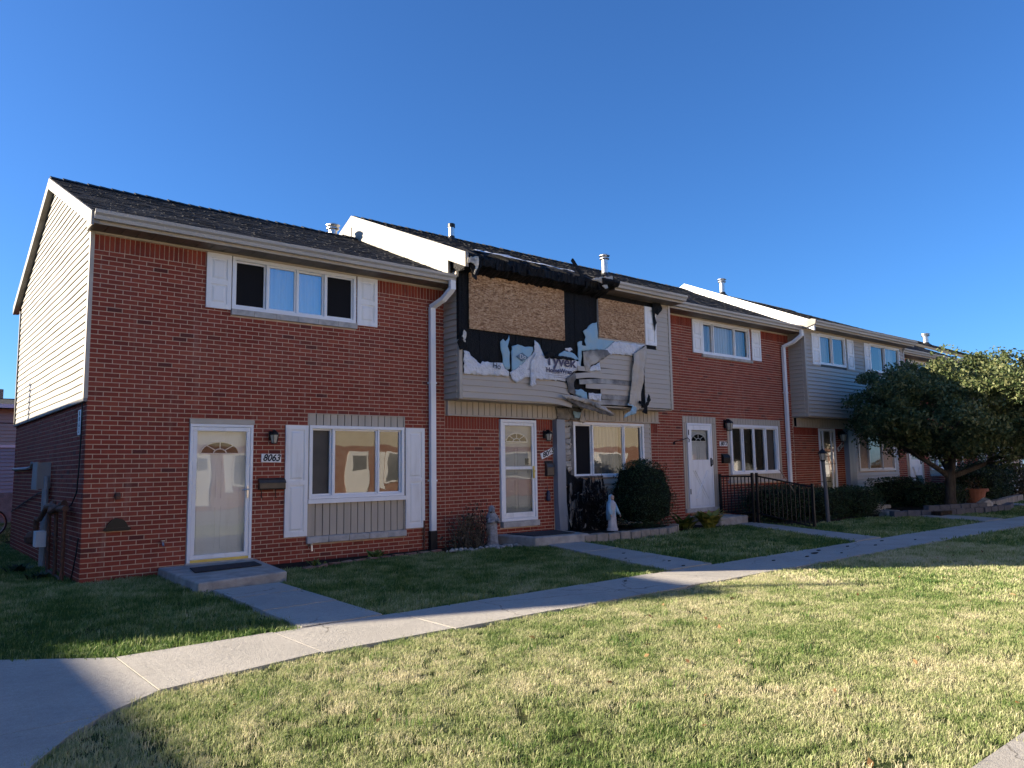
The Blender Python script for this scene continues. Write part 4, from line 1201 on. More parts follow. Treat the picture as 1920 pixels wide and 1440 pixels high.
for k in ('B1', 'B2', 'E', 'F', 'L1'): torn('foam_board', M['foam'], H2, PL[k], base - .004, .022, .06, 5, .012)
torn('house_wrap', M['wrap'], H2, PL['WA'], base - .008, .05, .06, 5)
wc = torn('house_wrap', M['wrap'], H2, PL['WC'], base - .016, .020, .05, 4)
torn('house_wrap', M['wrap'], H2, PL['D'], base - .045, .05, .05, 6)
torn('house_wrap', M['wrap'], H2, PL['G'], base - .012, .045, .06, 4)
for k in ('L2', 'L3'): torn('house_wrap', M['wrap'], H2, PL[k], base - .03, .012, .06, 4)
torn('melted_siding', M['siding'], H2, PL['H'], base - .03, .05, .06, 3, .006, .008, curl=lambda x, z: .018 * math.sin((x - z * .13) * 30) + .05)
torn('melted_siding', M['siding_soot'], H2, PL['I'], base - .03, .05, .05, 4, .004)
torn('melted_siding', M['soot'], H2, PL['K0'], base - .04, .05, .05, 4, .004)
torn('melted_siding', M['soot'], H2, PL['Kd'], base - .08, .03, .05, 3, .004)
torn('melted_siding', M['siding_soot'], H2, [(8.60, 2.99), (9.0, 2.97), (9.4, 2.91), (9.85, 2.78), (10.2, 2.61), (9.8, 2.71), (9.4, 2.82), (9.0, 2.89), (8.62, 2.93)], base - .12, .025, .05, 3, .004)
torn('foam_board', M['foam'], H2, PL['M1'], base - .07, .06, .05, 5)
torn('charred_shred', M['char'], H2, PL['M2'], base - .09, .08, .05, 6)
torn('charred_shred', M['char'], H2, [(11.71, 5.34), (11.99, 5.38), (12.07, 5.22), (11.87, 5.04), (11.77, 5.08), (11.83, 4.86), (11.74, 4.64), (11.72, 4.88), (11.69, 5.07)], base - .03, .06, .05, 6)
torn('charred_shred', M['char'], H2, [(5.99, 3.84), (6.10, 4.02), (6.17, 3.98), (6.24, 3.83), (6.15, 3.72), (6.05, 3.70)], base - .05, .09, .04, 8)
torn('house_wrap', M['wrap_scorched'], H2, [(6.10, 3.96), (6.16, 4.10), (6.20, 4.06), (6.19, 3.86), (6.14, 3.86)], base - .06, .03, .04, 6)
torn('house_wrap', M['wrap'], H2, [(8.84, 3.99), (9.02, 4.02), (9.06, 3.97), (8.97, 3.93), (8.86, 3.94)], base + .008, .03, .03, 6)
torn('foam_board', M['foam'], H2, [(8.03, 3.80), (8.0, 4.06), (8.12, 3.98), (8.2, 3.83), (8.25, 3.74)], base - .006, .03, .05, 6)
# print on the wrap and on the foam
text_obj('Tyvek', .30, M['print_purple'], wc, (8.67, base - .043, 3.68), bold=.006, sx=1.18)
text_obj('HomeWrap', .135, M['print_purple'], wc, (8.62, base - .043, 3.485), bold=.003, sx=1.12)
for zz, a, b in ((3.425, 8.42, 8.82), (3.385, 8.3, 8.95), (3.345, 8.45, 8.9)):
    MB().box(a, b, base - .044, base - .042, zz, zz + .006).build('print_line', M['print_purple'], wc)
torn('charred_shred', M['char'], H2, [(8.20, 3.80), (8.27, 3.735), (8.45, 3.755), (8.62, 3.73), (8.75, 3.75), (8.9, 3.73), (9.04, 3.745), (9.14, 3.75), (8.9, 3.80), (8.6, 3.80), (8.4, 3.87)], base - .052, .012, .04, 7, .004, .008) 
dm = MB().yprism([(7.46, 3.70), (7.62, 3.61), (7.78, 3.70), (7.62, 3.79)], base - .034, base - .03).build('print_mark', M['print_grey'], H2)
text_obj('Do', .13, M['wrap'], dm, (7.63, base - .036, 3.70))
wa_t = text_obj('Ho', .16, M['ink'], H2, (6.93, base - .068, 3.46), (math.pi / 2, math.radians(8), 0))
# burnt eave: a rough black mass under the roof edge, with rafter tails and a split fascia
def rough(name, mat, parent, prof, x0, x1, n, amp, seed=0.0):
    vs_, fs = [], []; m = len(prof)
    for q in range(n + 1):
        u = x0 + (x1 - x0) * q / n
        for t, (py, pz) in enumerate(prof):
            vs_.append((u, py + amp * (mnoise.noise(Vector((u * 4.1, t * 3.3, seed))) + .7 * mnoise.noise(Vector((u * 17, t * 5.3, seed)))), pz + amp * (mnoise.noise(Vector((u * 3.3, t * 2.1, seed + 9))) + .7 * mnoise.noise(Vector((u * 15, t * 4.1, seed + 3))))))
    for q in range(n):
        for t in range(m): fs.append((q * m + t, q * m + (t + 1) % m, (q + 1) * m + (t + 1) % m, (q + 1) * m + t))
    fs.append(tuple(range(m - 1, -1, -1))); fs.append(tuple(n * m + t for t in range(m)))
    return MB().add(vs_, fs).build(name, mat, parent)
rough('charred_soffit', M['char'], H2, [(-.52, 5.22), (-.70, 5.27), (-.80, 5.33), (-.84, 5.43), (-.80, 5.52), (-.3, 5.74), (.36, 6.00), (.4, 5.80), (-.3, 5.4)], 6.07, 9.95, 150, .07)
rough('charred_fascia', M['char'], H2, [(-.83, 5.30), (-.87, 5.31), (-.87, 5.47), (-.83, 5.48)], 6.05, 9.25, 120, .05, 4)
for k in range(9):
    x = 6.3 + k * .405
    MB().xprism([(-.5, 5.36), (-.90 + random.uniform(-.03, .06), 5.26 + random.uniform(0, .05)), (-.90 + random.uniform(-.03, .06), 5.40), (-.2, 5.70), (-.2, 5.5)], x, x + .04).build('rafter_tail', M['char'], H2)
MB().prism([(-.02, -.045), (.02, -.045), (.02, .045), (-.02, .045)], 0, 1, lambda a, b, w: (9.08 - .36 * w + a + b * .5, -.86 - .05 * w, 5.50 + .30 * w + b * .7)).build('fallen_rafter', M['char'], H2)
# strip of pale membrane curling up on the roof edge
vs_, fs = [], []
NS = 34
for q in range(NS + 1):
    u = 6.28 + 2.66 * q / NS
    z0 = -.74 + .10 * mnoise.noise(Vector((u * 2.2, 0, 1)))
    w = (.04 + .40 * math.sin(math.pi * q / NS) ** .7) * (1 + .5 * mnoise.noise(Vector((u * 3, 4, 0))))
    for t in range(3):
        yy = z0 + w * t / 2
        zz = F2[1] + s2 * (yy - F2[0]) + .035 + .03 * mnoise.noise(Vector((u * 5, t * 2.2, 2)))
        vs_.append((u, yy, zz - .012 * q / NS))
for q in range(NS):
    for t in range(2): fs.append((q * 3 + t, (q + 1) * 3 + t, (q + 1) * 3 + t + 1, q * 3 + t + 1))
MB().add(vs_, fs).build('roof_membrane', M['wrap'], H2, smooth=True)
torn('broken_eave_trim', M['trim_tan'], H2, [(9.20, 5.46), (9.89, 5.62), (9.93, 5.57), (9.84, 5.46), (9.68, 5.36), (9.47, 5.42)], -.93, .05, .05, 5, .012)
torn('broken_eave_trim', M['wrap_scorched'], H2, [(9.55, 5.36), (9.72, 5.40), (9.75, 5.33), (9.66, 5.30)], -.95, .03, .05, 5, .008)
torn('scorched_insulation', M['wrap_scorched'], H2, [(5.97, 5.38), (6.20, 5.43), (6.22, 5.38), (6.21, 5.22), (6.15, 5.08), (6.12, 5.10), (6.15, 5.24), (6.05, 5.30), (5.98, 5.27)], -.93, .07, .04, 7)
torn('charred_shred', M['char'], H2, [(6.12, 5.5), (6.35, 5.45), (6.3, 5.2), (6.2, 4.98), (6.14, 5.05), (6.1, 5.25)], -.86, .08, .05, 7)
rough('scorched_gutter_end', M['char'], H2, [(-.88, 5.40), (-.97, 5.40), (-1.03, 5.47), (-1.03, 5.51), (-.88, 5.50)], 9.55, 10.06, 12, .03, 7)
# ---------------- ground floor of house 2
op = [(7.43, 8.425, .30, 2.52), (8.90, 12.085, 0, 3)]
b2 = BrickSet()
w2 = mortar_wall(H2, 'front_wall', 6.1, 12.4, -.15, 2.80, [op[0], (9.5, 11.78, 1.28, 2.46)])
b2.wall(w2, 'x', 0.0, 6.1, 12.4, 0.0, 2.51, op, soldier=.19)
b2.finish(300)
band = MB().box(6.14, 12.4, -.04, .004, 2.52, 2.79).build('band', M['trim_dark'], H2)
vboards(band, 6.16, 12.38, 2.535, 2.79, -.062, .142, skip=lambda x: 8.95 < x < 9.72)
MB().box(6.12, 8.93, -.072, -.0, 2.505, 2.532).build('band_edge', M['trim_tan'], band)
MB().box(9.75, 12.41, -.072, -.0, 2.505, 2.532).build('band_edge', M['trim_tan'], band)
MB().box(6.12, 6.158, -.074, -.0, 2.534, 2.80).build('band_edge', M['trim_tan'], band)
torn('melted_siding', M['soot'], H2, [(8.93, 2.78), (9.28, 2.76), (9.36, 2.60), (9.30, 2.50), (8.98, 2.50)], -.075, .07, .05, 5)
torn('melted_siding', M['soot'], H2, [(9.30, 2.78), (9.74, 2.77), (9.74, 2.54), (9.5, 2.50), (9.34, 2.54)], -.07, .04, .05, 6)
torn('foam_board', M['foam'], H2, [(9.42, 2.70), (9.66, 2.68), (9.62, 2.56), (9.46, 2.54)], -.115, .01, .05, 6)
torn('melted_siding', M['siding'], H2, [(9.70, 2.78), (9.83, 2.52), (9.72, 2.44), (9.62, 2.50), (9.64, 2.62)], -.10, .05, .05, 5)
f = MB(); ring(f, 7.445, 8.412, .415, 2.475, .062, -.035, .09)
dr = f.build('door_frame', M['white_vinyl'], H2); bevel(dr, .005)
s = MB(); ring(s, 7.51, 8.347, .48, 2.41, .06, -.02, .012); s.box(7.57, 8.287, -.02, .012, 1.452, 1.515); s.box(7.57, 8.287, -.018, .012, .54, .585)
bevel(s.build('storm_door', M['white'], dr), .005)
MB().add([(7.565, -.004, 1.51), (8.29, -.004, 1.51), (8.29, -.004, 2.36), (7.565, -.004, 2.36)], [(0, 1, 2, 3)]).build('door_glass', M['glass_door'], dr)
MB().add([(7.565, -.004, .58), (8.29, -.004, .58), (8.29, -.004, 1.455), (7.565, -.004, 1.455)], [(0, 1, 2, 3)]).build('door_glass', M['glass_door'], dr)
idr = inner_door(dr, 7.51, 8.347, .47, 2.41, .07, M['door_grey'])
MB().box(8.17, 8.26, .04, .07, 1.55, 1.68).build('lock_pad', M['black_metal'], dr)
hm = MB(); hm.box(8.30, 8.33, -.045, -.02, 1.27, 1.52); hm.tube([(8.315, -.045, 1.42), (8.315, -.08, 1.42), (8.24, -.085, 1.41)], .011, 8)
hm.build('handle', M['brass'], dr)
MB().box(7.47, 8.44, -.06, .09, .30, .41).build('threshold', M['stone'], H2)
cm = MB()
for q in range(13):
    t = q / 12; z = .16 + 2.345 * t; bend = .05 * max(0, .25 - t) * 4 * .6
    cm.v += [(8.905 + bend * .5, -.135 - bend, z), (9.145 + bend * 1.2, -.135 - bend, z), (9.145 + bend, -.0, z), (8.905 + bend * .5, -.0, z)]
for q in range(12):
    for t in range(4): cm.f.append((q * 4 + t, q * 4 + (t + 1) % 4, (q + 1) * 4 + (t + 1) % 4, (q + 1) * 4 + t))
cm.f.append((0, 3, 2, 1)); cm.f.append((48, 49, 50, 51))
cm.build('pilaster', M['column'], H2)
by = MB().box(9.15, 12.08, -.018, .0, .12, .22).build('bay_wall', M['trim_dark'], H2)
lap_boards(by, 10.15, 12.05, .15, 2.50, -.02, 'x', M['siding'], .116, [(9.46, 11.84, 1.235, 2.5)])
MB().box(12.05, 12.085, -.045, .0, .15, 2.5).build('corner_board', M['trim_tan'], H2)
w2n = window(H2, 9.475, 11.825, 1.24, 2.478, -.035, [(0, .245, 'screen'), (.245, .715, 'grey'), (.715, 1, 'dark')], fr=.06, glass='glass_wavy')
MB().box(9.47, 10.35, -.075, -.058, 1.24, 1.285).build('melted_sill', M['soot'], w2n)
MB().box(9.37, 9.473, -.05, .0, 1.26, 2.50).build('window_trim', M['soot'], H2)
# melted siding between the pilaster and the window, charred wall below it
for k in range(9):
    z = 2.46 - k * .122
    torn('melted_siding', M['siding_soot'], H2, [(9.17, z), (9.38, z + .01), (9.37, z - .07 - .04 * (k % 2)), (9.27, z - .12), (9.17, z - .09)], -.05, .07, .04, 7)
torn('charred_shred', M['char'], H2, [(9.17, 1.40), (9.24, 1.50), (9.30, 1.36), (9.40, 1.31), (9.52, 1.22), (9.66, 1.28), (9.80, 1.18), (9.93, 1.26), (10.05, 1.12), (10.16, 1.20), (10.22, 1.0), (10.36, .95), (10.20, .78), (10.30, .62), (10.18, .48), (10.38, .34), (10.28, .14), (9.17, .14)], -.05, .10, .05, 5, .006, .03)
for k in range(80):
    x = random.uniform(9.2, 10.3); z = random.uniform(.35, 1.25); h = random.uniform(.12, .42); w = random.uniform(.02, .07)
    m_ = random.choice(('char', 'char', 'char', 'soot', 'soot', 'soot', 'siding_soot', 'soot', 'wrap_scorched'))
    torn('charred_shred' if m_ == 'char' else 'melted_siding', M[m_], H2, [(x, z), (x + w, z + .02), (x + w * 1.3, z - h * .6), (x + w * .6, max(.16, z - h)), (x - w * .3, max(.17, z - h * .5))], -.12 - random.uniform(0, .06), .05, .05, 9)
for k in range(5):
    z = .32 + k * .16
    torn('melted_siding', M['siding_soot'], H2, [(10.14, z), (10.42, z + .01), (10.40, z + .11), (10.2, z + .12), (10.10, z + .07)], -.06, .05, .05, 8)
house_number('8065', 8.745, 1.79, .42, .125, math.radians(21), 'slanted white 8065 number plate beside the burnt pilaster')
wall_lamp(8.67, 2.17, 'black lantern between the burnt house door and the scorched pilaster', s=1.0)
mailbox(8.655, 8.85, 1.30, 1.62, 'narrow dark mailbox under the slanted 8065 plate', M['brown_metal'], hooks=False)
bl = MB(); bl.tube([(8.70, -.02, 1.12), (8.70, -.03, 1.0)], .004, 5); bl.lathe([(.035, 0), (.05, .03), (.035, .18), (.02, .22)], (8.70, -.05, .78), 10)
bl.top('wind_bell', pmat('dark_blue_ceramic', (.025, .035, .075), rough=.4), 'small dark blue bell hanging right of the burnt house door', 'bell', (8.70, 0, .78))
# ================================================================== roof vents
vent(6.80, 5.52, 3.62, 'short capped metal vent on the end house roof beside the step', h=.22, r=.095)
vent(7.28, 8.55, 3.2, 'plain metal pipe with dark collar on the burnt house roof', h=.30, cap=False, r=.075)
vent(6.55, 12.3, 1.5, 'capped metal vent over the burnt house right of the fallen rafter', h=.42, r=.085)
vent(7.42, 20.05, 3.2, 'capped metal vent on the grey sided house roof', h=.40, r=.09)
vent(6.95, 35.0, 2.5, 'far capped metal vent above the tree', h=.35, r=.12)

# ================================================================== steps at the doors
def step(label, poly, top, mats=True):
    c = (sum(p[0] for p in poly) / 4, sum(p[1] for p in poly) / 4)
    o = MB().zprism(poly, -.06, top).top('door_step', M['concrete'], label, 'step', (c[0], c[1], 0))
    bevel(o, .025, 3)
    return o
step('worn concrete slab step at the end house door', [(.93, -2.1), (2.20, -1.82), (2.45, -.06), (1.0, -.06)], .135)
MB().add([(1.18, -1.15, .142), (2.16, -1.02, .142), (2.24, -.52, .142), (1.28, -.60, .142), (1.18, -1.15, .154), (2.16, -1.02, .154), (2.24, -.52, .154), (1.28, -.60, .154)],
         [(4, 5, 6, 7), (0, 1, 5, 4), (1, 2, 6, 5), (2, 3, 7, 6), (3, 0, 4, 7), (0, 3, 2, 1)]).top('door_mat', M['mat_dark'], 'dark mat on the end house step', 'mat', (1.7, -.8, .142))
step('soot stained concrete step at the burnt house door', [(7.30, -1.20), (8.58, -1.34), (8.85, -.2), (7.15, -.08)], .19)
MB().zprism([(7.42, -1.02), (8.42, -1.10), (8.62, -.3), (7.42, -.22)], .192, .205).top('door_mat', M['mat_dark'], 'black mat covering the burnt house step', 'mat', (8.0, -.7, .192))
step('pale concrete step at the crossbuck door', [(13.45, -.98), (14.55, -1.0), (14.72, -.06), (13.3, -.06)], .22)
step('far concrete step beside the rounded hedge', [(19.55, -1.75), (20.75, -1.75), (20.9, -.1), (19.7, -.1)], .24)
step('lower concrete step in front of the rounded hedge', [(19.35, -2.25), (20.55, -2.25), (20.6, -1.76), (19.45, -1.76)], .12)

# ================================================================== garden beds and edgings
def bed(poly, top, name='garden_bed'):
    return structure(MB().zprism(poly, -.05, top).build(name, M['soil']))
bed([(5.5, -.75), (7.1, -.85), (7.2, -.02), (5.5, -.02)], .02)
bed([(2.5, -.75), (5.5, -.45), (5.5, -.02), (2.5, -.02)], .015)
bed([(8.7, -1.12), (11.5, -1.12), (11.9, -.04), (8.9, -.04)], .14)
bed([(12.0, -1.1), (13.3, -1.0), (13.3, -.05), (12.0, -.05)], .03)
bed([(14.8, -2.3), (19.4, -2.0), (19.4, -.05), (14.8, -.05)], .03)
bed([(19.6, -3.55), (24.5, -3.3), (25.3, -.9), (20.9, -.6)], .14)
ed = thing('block_edging', 'low edging of grey blocks around the bed with the white robed statue', 'edging', (10, -1.2, 0))
pts = [(8.62, -1.26), (9.4, -1.36), (10.2, -1.38), (11.0, -1.30), (11.5, -1.10), (11.9, -.8)]
def along(pts, step_):
    out = []; carry = 0
    for a, b in zip(pts, pts[1:]):
        L = math.hypot(b[0] - a[0], b[1] - a[1]); t = carry
        while t < L:
            out.append((a[0] + (b[0] - a[0]) * t / L, a[1] + (b[1] - a[1]) * t / L, math.atan2(b[1] - a[1], b[0] - a[0]))); t += step_
        carry = t - L
    return out
def block_row(parent, pts, step_, size, mat, z0=0.0, name='block', tilt=.03):
    m = MB().box(-size[0] / 2, size[0] / 2, -size[1] / 2, size[1] / 2, 0, size[2])
    me = m.mesh(name, mat)
    for (x, y, a) in along(pts, step_):
        o = link(name, me, parent)
        o.location = Vector((x, y, z0 - .02)) - wloc(parent)
        o.rotation_euler = (random.uniform(-tilt, tilt), random.uniform(-tilt, tilt), a + random.uniform(-.04, .04))
        o.scale = (1, 1, random.uniform(.93, 1.05))
        bevel(o, .014, 2)
block_row(ed, pts, .30, (.285, .20, .19), M['block'])
e2 = thing('brick_edging', 'row of loose bricks along the bed under the end house window', 'edging', (4, -.6, 0))
block_row(e2, [(2.9, -.98), (3.7, -.72), (4.6, -.56), (5.65, -.50)], .27, (.2, .09, .075), pmat('old_loose_brick', (.20, .085, .06), (.26, .18, .14), 9, rough=.9), 0, 'brick', .12)
e3 = thing('slate_edging', 'low dark block wall below the broad tree', 'edging', (21, -3.5, 0))
block_row(e3, [(18.9, -2.75), (19.6, -3.1), (20.6, -3.45), (22.0, -3.75), (23.4, -3.85), (24.6, -3.6)], .42, (.40, .2, .20), M['slate'])
block_row(e3, [(19.9, -3.2), (20.9, -3.5), (22.0, -3.72)], .42, (.40, .18, .12), M['slate'], .19)
e4 = thing('stone_border', 'far border of tan blocks beside the terracotta pot', 'edging', (27, -2.6, 0))
block_row(e4, [(24.2, -3.2), (25.5, -2.95), (27.0, -2.7), (28.6, -2.45), (30.0, -2.3)], .33, (.31, .2, .24), M['block'])
sb = thing('pebble_border', 'border of pale stones in front of the withered plant and grey statue', 'stones', (6.5, -.75, 0))
pb = MB().ball((0, 0, 0), .062, .052, .045, 8, 6).mesh('stone', M['pebble'], smooth=True)
for k in range(62):
    t = random.random()
    o = link('stone', pb, sb)
    o.location = Vector((5.62 + 1.62 * t, -.70 - .12 * t + random.gauss(0, .07), .03)) - Vector((6.5, -.75, 0))
    s_ = random.uniform(.35, .95); o.scale = (s_, s_, s_); o.rotation_euler = (random.random(), random.random(), random.random() * 6)

# ================================================================== statues
def figure(loc, s, label, robe, mantle, head, arms, beard=False):
    t = thing('statue', label, 'statue', loc)
    x, y, z = loc
    prof = [(.135, 0), (.14, .03), (.125, .12), (.115, .30), (.105, .46), (.115, .56), (.120, .62), (.105, .68), (.06, .715), (.042, .74)]
    MB().lathe([(r * s, h * s) for r, h in prof], (x, y, z), 24, 1, .8, .06, 7).build('robe', robe, t, smooth=True)
    MB().ball((x, y - .012 * s, z + .80 * s), .055 * s, .06 * s, .075 * s, 14, 10).build('head', head, t, smooth=True)
    m = MB()
    m.lathe([(.14 * s, .22 * s), (.148 * s, .4 * s), (.14 * s, .58 * s), (.125 * s, .67 * s), (.075 * s, .74 * s), (.076 * s, .80 * s), (.07 * s, .86 * s), (.03 * s, .885 * s)], (x, y + .028 * s, z), 20, 1, .75, .05, 5, 1)
    m.build('mantle', mantle, t, smooth=True)
    a = MB()
    for sgn in (-1, 1):
        if arms == 'open': P = [(x + sgn * .10 * s, y, z + .64 * s), (x + sgn * .15 * s, y - .03 * s, z + .50 * s), (x + sgn * .17 * s, y - .10 * s, z + .37 * s)]
        else: P = [(x + sgn * .10 * s, y, z + .64 * s), (x + sgn * .145 * s, y - .05 * s, z + .50 * s), (x + sgn * .04 * s, y - .15 * s, z + .53 * s)]
        a.tube(P, [.042 * s, .045 * s, .034 * s], 10)
    a.build('sleeve', mantle, t, smooth=True)
    h = MB()
    for sgn in (-1, 1):
        c = (x + sgn * .175 * s, y - .125 * s, z + .34 * s) if arms == 'open' else (x + sgn * .02 * s, y - .17 * s, z + .545 * s)
        h.ball(c, .018 * s, .022 * s, .03 * s, 8, 6)
        for k in range(4): h.tube([c, (c[0] + (k - 1.5) * .008 * s, c[1] - .012 * s, c[2] - (.045 if arms == 'open' else -.03) * s)], .006 * s, 5)
    h.build('hands', head, t, smooth=True)
    MB().lathe([(.15 * s, -.05 * s), (.15 * s, 0), (.135 * s, .012 * s)], (x, y, z), 12).build('plinth', robe, t)
    f = MB(); f.ball((x, y - .07 * s, z + .80 * s), .010 * s, .014 * s, .016 * s, 6, 4)
    if beard: f.ball((x, y - .05 * s, z + .755 * s), .035 * s, .03 * s, .05 * s, 8, 6)
    f.build('face', head, t, smooth=True)
    return t
figure((9.72, -.90, .19), .80, 'praying figure statue in white robe and pale blue mantle by the yew', M['statue_white'], M['statue_blue'], M['skin_paint'], 'open')
g = figure((6.82, -.52, .06), .82, 'weathered grey robed statue left of the burnt house step', M['statue_grey'], M['statue_grey'], M['statue_grey'], 'fold', True)

# ================================================================== plants
def shape_points(n, fn, lo=.75):
    out = []
    while len(out) < n:
        p = RNG.uniform(-1, 1, (n, 3)); r = np.linalg.norm(p, axis=1)
        ok = (r < 1) & (r > lo * RNG.uniform(.6, 1, n))
        out += [fn(q) for q in p[ok]]
    return np.array(out[:n])
def shrub(name, label, cat, c, r, n, mat, size, flat=0.0, lump=.14, group=None, core=True, aspect=.35):
    t = thing(name, label, cat, (c[0], c[1], c[2]), group)
    sd = random.random() * 50
    def fn(q):
        # squarish body: push towards a rounded box
        m = max(abs(q[0]), abs(q[1]), abs(q[2])) + 1e-6; L = float(np.linalg.norm(q))
        k = 1 + flat * (L / m - 1)
        v = Vector((q[0] * 2.2 + sd, q[1] * 2.2, q[2] * 2.2))
        w = k * (1 + lump * mnoise.noise(v) + lump * .6 * mnoise.noise(v * 2.7))
        return (c[0] + q[0] * r[0] * w, c[1] + q[1] * r[1] * w, c[2] + r[2] + max(-1.02, q[2] * w) * r[2])
    leaves('foliage', mat, t, shape_points(n, fn), size, aspect=aspect)
    if core:
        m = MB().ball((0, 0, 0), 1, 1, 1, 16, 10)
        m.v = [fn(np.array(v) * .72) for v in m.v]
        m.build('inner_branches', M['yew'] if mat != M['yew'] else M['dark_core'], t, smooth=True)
    MB().tube([(c[0], c[1], c[2] - .05), (c[0], c[1], c[2] + r[2])], [.04, .02], 6).build('stem', M['bark'], t)
    return t
M['dark_core'] = pmat('dark_twigs', (.010, .014, .008), rough=1.0, spec=.1)  # near-black core filling the middle of the evergreens
# clipped yew: egg-shaped, fuller below
yt = thing('yew_bush', 'tall clipped dark yew bush in front of the burnt house window', 'bush', (10.84, -.78, .14))
def yf(q):
    L = float(np.linalg.norm(q)); z = q[2]
    wd = 1.0 - .20 * max(0, z) - .30 * max(0, z) ** 3 + .12 * (z < 0)
    m = max(abs(q[0]), abs(q[1]), abs(z) * .95) + 1e-6
    k = 1 + .60 * (L / m - 1)
    v = Vector((q[0] * 3, q[1] * 3, z * 3)); k *= 1 + .10 * mnoise.noise(v) + .05 * mnoise.noise(v * 3)
    return (10.84 + q[0] * k * .62 * wd, -.78 + q[1] * k * .55 * wd, .14 + .73 + max(-1, z * k) * .74)
leaves('foliage', M['yew'], yt, shape_points(15000, yf, .8), .05, aspect=.3)
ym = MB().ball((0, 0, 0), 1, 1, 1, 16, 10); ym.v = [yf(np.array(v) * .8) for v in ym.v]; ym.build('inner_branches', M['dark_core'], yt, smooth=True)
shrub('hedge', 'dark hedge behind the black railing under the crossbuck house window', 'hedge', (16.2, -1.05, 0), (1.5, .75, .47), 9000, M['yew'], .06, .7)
shrub('hedge', 'clipped hedge beside the lamp post', 'hedge', (17.2, -1.55, 0), (1.25, .6, .42), 8000, M['yew'], .06, .7)
shrub('hedge', 'rounded hedge end next to the far steps', 'hedge', (18.5, -1.75, 0), (.75, .62, .43), 6500, M['yew'], .06, .55)
shrub('hedge', 'hedge below the far tan sided window', 'hedge', (22.2, -1.35, .1), (1.5, .5, .46), 6000, M['yew'], .07, .7)
shrub('hedge', 'low dark hedge left of the tree trunk', 'hedge', (22.6, -2.3, .1), (1.5, .55, .36), 6000, M['yew'], .07, .7)
shrub('round_shrub', 'round evergreen shrub behind the terracotta pot', 'shrub', (26.2, -2.1, .05), (.95, .9, .62), 6000, M['yew'], .08, .25)
shrub('round_shrub', 'larger round evergreen shrub right of the terracotta pot', 'shrub', (28.6, -1.6, .05), (1.15, 1.0, .80), 7000, M['yew'], .08, .25)
shrub('loose_shrub', 'brownish loose shrub at the far right edge', 'shrub', (31.4, -1.6, .05), (1.25, .9, .62), 4500, M['shrub_red'], .11, .2, .3, core=False, aspect=.5)

def strap_plant(name, label, c, n, L, w, mat, droop_=.6, stems=0, up=.75, group=None):
    t = thing(name, label, 'plant', c, group)
    m = MB()
    for k in range(n):
        a = random.uniform(0, 2 * math.pi); l = L * random.uniform(.55, 1.1); b = random.uniform(.4, 1) * droop_
        x, y, z = c[0] + random.gauss(0, .05), c[1] + random.gauss(0, .05), c[2]
        ca, sa = math.cos(a), math.sin(a); vs_ = []
        for i in range(5):
            q = i / 4
            r = l * (q * .35 + b * q * q * .6); h = l * up * (q - b * .62 * q * q)
            ww = w * (math.sin(math.pi * (.12 + .86 * q)) ** .8) * .5
            vs_ += [(x + ca * r - sa * ww, y + sa * r + ca * ww, z + h + .01), (x + ca * r + sa * ww, y + sa * r - ca * ww, z + h + .01)]
        m.add(vs_, [(2 * i, 2 * i + 1, 2 * i + 3, 2 * i + 2) for i in range(4)])
    m.build('leaves', mat, t)
    return t
strap_plant('hosta', 'yellowing broad leaved hosta left of the pale step', (12.62, -1.25, .03), 110, .56, .17, M['hosta'], .9, up=1.0)
strap_plant('hosta', 'greener hosta against the brick below the yew', (12.15, -.9, .03), 40, .6, .11, M['weed'], .9)
strap_plant('weed_clump', 'light green weed clump under the end house window', (4.35, -.48, .0), 44, .26, .045, M['weed'], .8)
strap_plant('weed_clump', 'sparse weeds near the worn concrete step', (3.2, -.62, .0), 22, .18, .035, M['weed'], .8)
strap_plant('weed_clump', 'weeds at the foot of the gas pipes', (-.35, .95, -.01), 60, .22, .03, M['yew'], .8)
strap_plant('weed_clump', 'weeds under the grey meter conduit', (-.45, 2.1, -.01), 60, .26, .03, M['yew'], .8)
# withered perennial
wt = thing('withered_plant', 'withered brown flower stalks against the brick left of the grey statue', 'plant', (6.3, -.40, .02))
m = MB()
for k in range(95):
    bx, by_ = 6.28 + random.gauss(0, .20), -.42 + random.gauss(0, .08)
    h = random.uniform(.15, .72) * max(.25, 1 - abs(bx - 6.38) * 1.1); dx_ = random.gauss(0, .10) + (bx - 6.3) * .5; dy_ = random.gauss(0, .05)
    m.tube([(bx, by_, .02), (bx + dx_ * .3, by_ + dy_ * .3, .02 + h * .5), (bx + dx_, by_ + dy_, .02 + h)], [.008, .006, .004], 4)
m.build('stalks', M['dry'], wt)
P = np.stack([RNG.normal(6.32, .20, 520), RNG.normal(-.45, .08, 520), RNG.uniform(.04, .62, 520)], 1)
leaves('dead_leaves', M['dry'], wt, P, .09, aspect=.3)
P = np.stack([RNG.normal(6.45, .17, 60), RNG.normal(-.44, .06, 60), RNG.uniform(.58, .86, 60)], 1)
leaves('seed_heads', M['dry'], wt, P, .05, aspect=.8)
w2_ = thing('withered_plant', 'dark withered stems close behind the grey statue', 'plant', (6.72, -.30, .02))
m = MB()
for k in range(38):
    bx, by_ = 6.70 + random.gauss(0, .07), -.30 + random.gauss(0, .04); h = random.uniform(.2, .78)
    m.tube([(bx, by_, .02), (bx + random.gauss(0, .03), by_, h * .5), (bx + random.gauss(0, .09), by_ - .02, h)], [.009, .007, .004], 4)
m.build('stalks', M['dry'], w2_)
